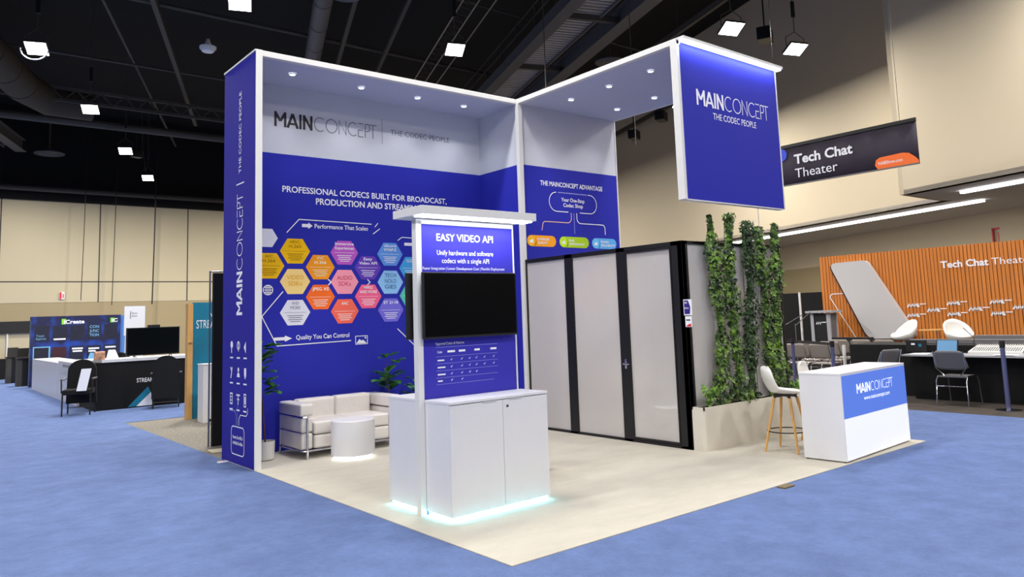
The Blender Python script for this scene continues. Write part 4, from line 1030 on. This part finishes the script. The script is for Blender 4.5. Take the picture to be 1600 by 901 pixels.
# lectern
lc = thing('lectern', 'silver framed lectern with black front panel left of the stage', 'lectern', (14.2, 5.83, .42))
mb = MB()
silver = mat('silver_paint', rgb(175, 175, 180), .35)
for a in (-.24, .18): mb.box(-.03, .03, a, a+.08, 0, 1.0, silver); mb.box(.3, .34, a, a+.05, 0, 1.0, silver)
mb.box(-.1, .4, -.28, .28, 0, .05, silver); mb.build('metal_frame', lc)
MB().box(-.01, .02, -.18, .2, .03, .98, black).box(.0, .3, -.22, -.20, .03, .98, greyp).build('front_panel', lc)
MB().prism([(-.12, -.34, 1.0), (.42, -.34, 1.0), (.42, .34, 1.0), (-.12, .34, 1.0)], (0, 0, .05), silver).build('lectern_top', lc)
g = MB(); f = FR((-.012, 0, 0), -PI/2)
for k in range(3): g.stroke(f, [(-.12+.05*k, .72), (-.09+.05*k, .78)], .02, pw)
g.stroke(f, [(.03, .77), (.14, .77)], .02, pw); g.build('logo_mark', lc)
# curtain, pole, mic stands
tag(MB().box(16.2, 16.35, 5.9, 12, 0, 1.96, blackcloth).build('black_curtain'), 'low black curtain behind the lectern', 'curtain')
tag(MB().tube([(14.6, 6.6, .0), (14.6, 6.6, 1.95)], .028, frame_w, 10).lathe([(0, 0), (.2, 0), (.2, .02), (0, .02)], steel, (14.6, 6.6, .0)).build('curtain_pole'), 'white upright pole in front of the black curtain', 'pole')
for i, (x, y, lab) in enumerate(((13.0, 6.1, 'black microphone stand with boom arm left of the lectern'), (13.0, 5.8, 'black microphone stand with raised boom, nearest the lectern'))):
    tag(MB().tube([(x, y, .0), (x, y, 1.2)], .01, greyp, 6).tube([(x, y, 1.15), (x, y-.5+.1*i, 1.4+.05*i)], .01, greyp, 6).lathe([(0, 0), (.13, 0), (.13, .02), (0, .02)], black, (x, y, 0.005)).build('microphone_stand'), lab, 'microphone stand')
mb = MB().rbox(13.5, 13.6, 4.25, 5.2, .42, .86, black, .01)
tag(mb.build('stage_monitor'), 'flat black monitor standing at the left stage edge', 'monitor')
# audience chairs
def make_chair(loc, rotz, label, group, shellm, nm='audience_chair'):
    r = thing(nm, label, 'chair', loc, rotz, group)
    # faces +x ; back towards -x
    MB().rbox(-.2, .2, -.2, .2, .43, .455, shellm, .012).build('seat', r)
    pts = rpoly([(-.24, .56), (.24, .56), (.21, .84), (-.21, .84)], [.08, .08, .06, .06])
    mb = MB(); vs = []; N = 8
    for j in range(N+1):
        z = .55+.29*j/N; w_ = .245-.035*(j/N) if j else .15
        if j == N: w_ = .17
        for i in range(N+1):
            y = w_*(-1+2*i/N); vs.append((-.20-.10*(j/N)+.05*(y/.24)**2, y, z))
    mb.add(vs, [(j*(N+1)+i, j*(N+1)+i+1, (j+1)*(N+1)+i+1, (j+1)*(N+1)+i) for j in range(N) for i in range(N)], shellm)
    o = mb.build('backrest', r, smooth=True); sd_ = o.modifiers.new('solid', 'SOLIDIFY'); sd_.thickness = .02; sd_.offset = 0
    fr = MB(); c = steel if shellm is greyp else frame_w
    for s_ in (-1, 1):
        fr.tube([(-.25, s_*.23, .012), (-.22, s_*.22, .40), (-.17, s_*.21, .45), (.17, s_*.21, .45), (.22, s_*.22, .40), (.26, s_*.23, .012)], .011, chrome, 8)
        fr.tube([(-.17, s_*.12, .46), (-.21, s_*.22, .58), (-.28, s_*.215, .83)], .009, chrome, 6)
    fr.tube([(-.23, -.22, .30), (-.23, .22, .30)], .009, chrome, 6); fr.tube([(-.17, -.21, .45), (-.17, .21, .45)], .011, chrome, 8)
    fr.build('metal_frame', r, smooth=True)
    return r
beige_sh = mat('taupe_seat', rgb(150, 141, 132), .6)
c1 = make_chair((11.3, 4.12, .005), 0, 'taupe audience chair in the front row, right beside the stanchion', 'audience chairs', beige_sh)
for (x, y, lab) in ((11.3, 4.64, 'taupe audience chair in the front row, second from the right'), (11.3, 5.16, 'taupe audience chair in the front row, next to the ivy'),
                    (13.0, 4.62, 'taupe audience chair in the back row, leftmost behind the stanchion'), (13.0, 4.12, 'taupe audience chair in the back row, middle one'), (13.0, 3.62, 'taupe audience chair in the back row, beside the draped table'),
                    (12.2, 4.9, 'taupe audience chair between the two rows, left'), (12.2, 4.4, 'taupe audience chair between the two rows, right'), (10.5, 4.75, 'taupe audience chair nearest the ivy, mostly hidden')):
    dup(c1, (x, y, .005), 0, lab)
# technician table
tt = thing('technician_table', 'black draped technician table with raised back', 'table', (9.75, 0, .005))
MB().box(.3, 0.9, -3.5, 1.85, 0, .72, blackcloth).box(.6, 1.5, -3.5, 3.1, 0, .87, blackcloth).build('black_cloth', tt)
MB().box(-.03, .62, -3.52, 1.88, .72, .745, mat('grey_tabletop', rgb(170, 170, 174), .4)).build('table_top', tt)
tr = MB()
for k, (x, y0, y1) in enumerate(((10.75, -.2, 2.2), (10.95, -.3, 1.2))): tr.rbox(x, x+.16, y0, y1, .875, .95+.06*k, greyp, .01)
tag(tr.build('cable_trough'), 'grey metal troughs lying on the back of the technician table', 'trough')
c2 = make_chair((9.56, .97, .005), 0, 'grey office chair with chrome sled legs at the technician table', 'technician chairs', greyp, 'office_chair')
dup(c2, (9.58, 2.2, .005), math.radians(75), 'grey office chair half hidden behind the reception desk')
lp = thing('laptop', 'open laptop with pale blue screen on the technician table', 'laptop', (10.15, 1.33, .75))
MB().rbox(-.24, 0, -.17, .17, 0, .016, greyp, .004).build('keyboard_base', lp)
lid = MB().prism([(0, -.17, .01), (0, .17, .01), (.06, .17, .22), (.06, -.17, .22)], (.012, 0, 0), black).build('lid', lp)
MB().prism([(-.002, -.155, .028), (-.002, .155, .028), (.053, .155, .212), (.053, -.155, .212)], (.001, 0, 0), mat('laptop_screen', rgb(80, 120, 155), .3, emit=rgb(115, 160, 195), es=.5)).build('screen', lid)
mo = thing('small_monitor', 'small black monitor left of the laptop', 'monitor', (10.25, 1.86, .75))
MB().rbox(0, .03, -.17, .17, .01, .21, black, .006).build('housing', mo); MB().box(-.05, .08, -.06, .06, 0, .012, black).build('foot', mo)
MB().box(-.002, 0, .02, .08, .13, .16, pw).box(-.002, 0, -.09, -.04, .1, .15, teal).build('sticker', mo)
mx = thing('mixing_console', 'white audio mixing console on the technician table', 'mixer', (10.05, .55, .75))
MB().prism([(0, -.35, 0), (0, .42, 0), (.32, .42, 0), (.32, -.35, 0)], (0, 0, .03), shell_w).prism([(0, -.35, .03), (0, .42, .03), (.32, .36, .14), (.32, -.35, .14)], (0, 0, .012), shell_w).build('console_body', mx)
fd = MB()
for k in range(22):
    y = .36-.032*k
    fd.beam((.03, y, .055), (.17, y, .103), .006, .01, ink); 
    for q_ in (.2, .24, .28): fd.box(q_, q_+.014, y-.006, y+.008, .1+q_*.2, .125+q_*.2, greyp)
fd.build('faders', mx)
random.seed(5)
for i, (x, y, lab) in enumerate(((9.85, 1.62, 'white paper stack on the table edge left of the grey office chair'), (9.88, 1.18, 'loose white papers before the laptop'), (9.84, .35, 'thin white papers below the mixing console'))):
    mb = MB()
    for k in range(4): a = random.uniform(-.02, .02); mb.box(x-.1+a, x+.1+a, y-.14-a, y+.14-a, .75+.004*k, .753+.004*k, pw)
    tag(mb.build('paper_stack'), lab, 'papers', 'papers on the technician table')
gm = MB().tube([(10.3, .98, .75), (10.32, .96, 1.0), (10.2, 1.06, 1.16)], .006, black, 6).lathe([(0, 0), (.05, 0), (.05, .03), (0, .03)], black, (10.3, .98, .75))
tag(gm.build('gooseneck_microphone'), 'thin gooseneck microphone beside the laptop', 'microphone')
# stanchions
def stan(loc, label, m=None, base=True):
    r = thing('stanchion', label, 'stanchion', loc, 0, 'belt barrier posts')
    pm = mat('blue_grey_post', rgb(110, 112, 150), .3, .6)
    MB().tube([(0, 0, .03), (0, 0, .93)], .032, pm, 16).build('post', r, smooth=True)
    MB().tube([(0, 0, .90), (0, 0, 1.0)], .038, black, 16).build('belt_head', r)
    MB().lathe([(0, 0), (.17, 0), (.17, .015), (.05, .03), (.03, .04)], chrome, n=32).build('base', r, smooth=True)
    return r
sa_ = stan((9.25, .19, .005), 'belt barrier post with chrome base at the right edge')
dup(sa_, (9.88, 3.97, .005), 0, 'belt barrier post beside the ivy, left one', 'belt barrier posts')
dup(sa_, (9.02, 2.70, .005), 0, 'belt barrier post above the middle of the reception desk', 'belt barrier posts')
tag(MB().prism([(9.88, 3.97, .93), (9.02, 2.70, .93), (9.02, 2.70, .98), (9.88, 3.97, .98)], (.004, -.002, 0), black).build('barrier_belt'), 'black barrier belt between the two left posts', 'belt')
tag(MB().prism([(9.88, 3.97, .93), (10.3, 5.6, .93), (10.3, 5.6, .98), (9.88, 3.97, .98)], (.004, -.002, 0), black).build('barrier_belt'), 'black barrier belt running left behind the ivy', 'belt')
tag(MB().tube([(10.6, 3.35, 0.005), (10.6, 3.35, .85)], .03, frame_w, 12).lathe([(0, 0), (.15, 0), (.15, .015), (0, .02)], frame_w, (10.6, 3.35, 0.005)).build('white_post'), 'short white post beside the draped table end', 'post')
# banner
bnr = thing('hanging_banner', 'charcoal hanging banner reading Tech Chat Theater', 'banner', (14, 3.09, 4.63))
mb = MB(); N = 30
vs = []
for i in range(N+1):
    y = 3.9*i/N
    for z in (0, .5, .96): vs.append((.012*math.sin(i*1.3)*(1-abs(z-.5)), y, z))
mb.add(vs, [(i*3+j, i*3+j+1, (i+1)*3+j+1, (i+1)*3+j) for i in range(N) for j in range(2)], mat('charcoal_fabric', rgb(52, 44, 58), .7, noise=.15, nscale=2))
cl_ = mb.build('banner_cloth', bnr, smooth=True); s = cl_.modifiers.new('solid', 'SOLIDIFY'); s.thickness = .01
MB().box(-.03, .03, 0, 3.9, .94, 1.02, black).box(-.02, .02, 0, 3.9, -.02, .01, greyp).build('banner_rail', bnr)
g = MB(); f = FR((-.02, 0, 0), -PI/2)
g.text(f, 'Tech Chat', -3.0, .50, 1.52, .24, pw, .03); g.text(f, 'Theater', -3.0, .15, 1.12, .24, pw, 0)
orp = mat('orange_print', rgb(250, 112, 30), .5)
g.flat(f, [(-.92, 0.01), (-.98, .1), (-.95, .22), (-.86, .27), (-.35, .29), (-.2, .26), (-.06, .14), (-.0, .06), (-.0, 0.01)], orp, .002)
g.text(f, 'NABShow.com', -.9, .10, .55, .08, pw, 0, .005)
g.flat(f, arc(-3.35, .78, .16, 0, 350, 20), mat('royal_print', rgb(40, 70, 220), .5), .003)
g.build('lettering', bnr)
MB().tube([(0, .35, 1.0), (0, .35, 9.3)], .006, black, 4).tube([(0, 3.4, 1.0), (0, 3.4, 9.3)], .006, black, 4).build('hanging_wire', bnr)
rs = MB(); f = FR((25.05, 5.6, 0), -PI/2)
rs.box(25.0, 25.1, 5.2, 5.24, 3.3, 3.95, redp).box(25.0, 25.1, 5.24, 5.6, 3.9, 3.95, redp).box(25.0, 25.1, 5.56, 5.6, 3.3, 3.95, redp).box(25.02, 25.08, 5.3, 5.42, 3.35, 3.8, redp)
tag(rs.build('extinguisher_sign'), 'red framed extinguisher sign above the wood backdrop', 'sign')
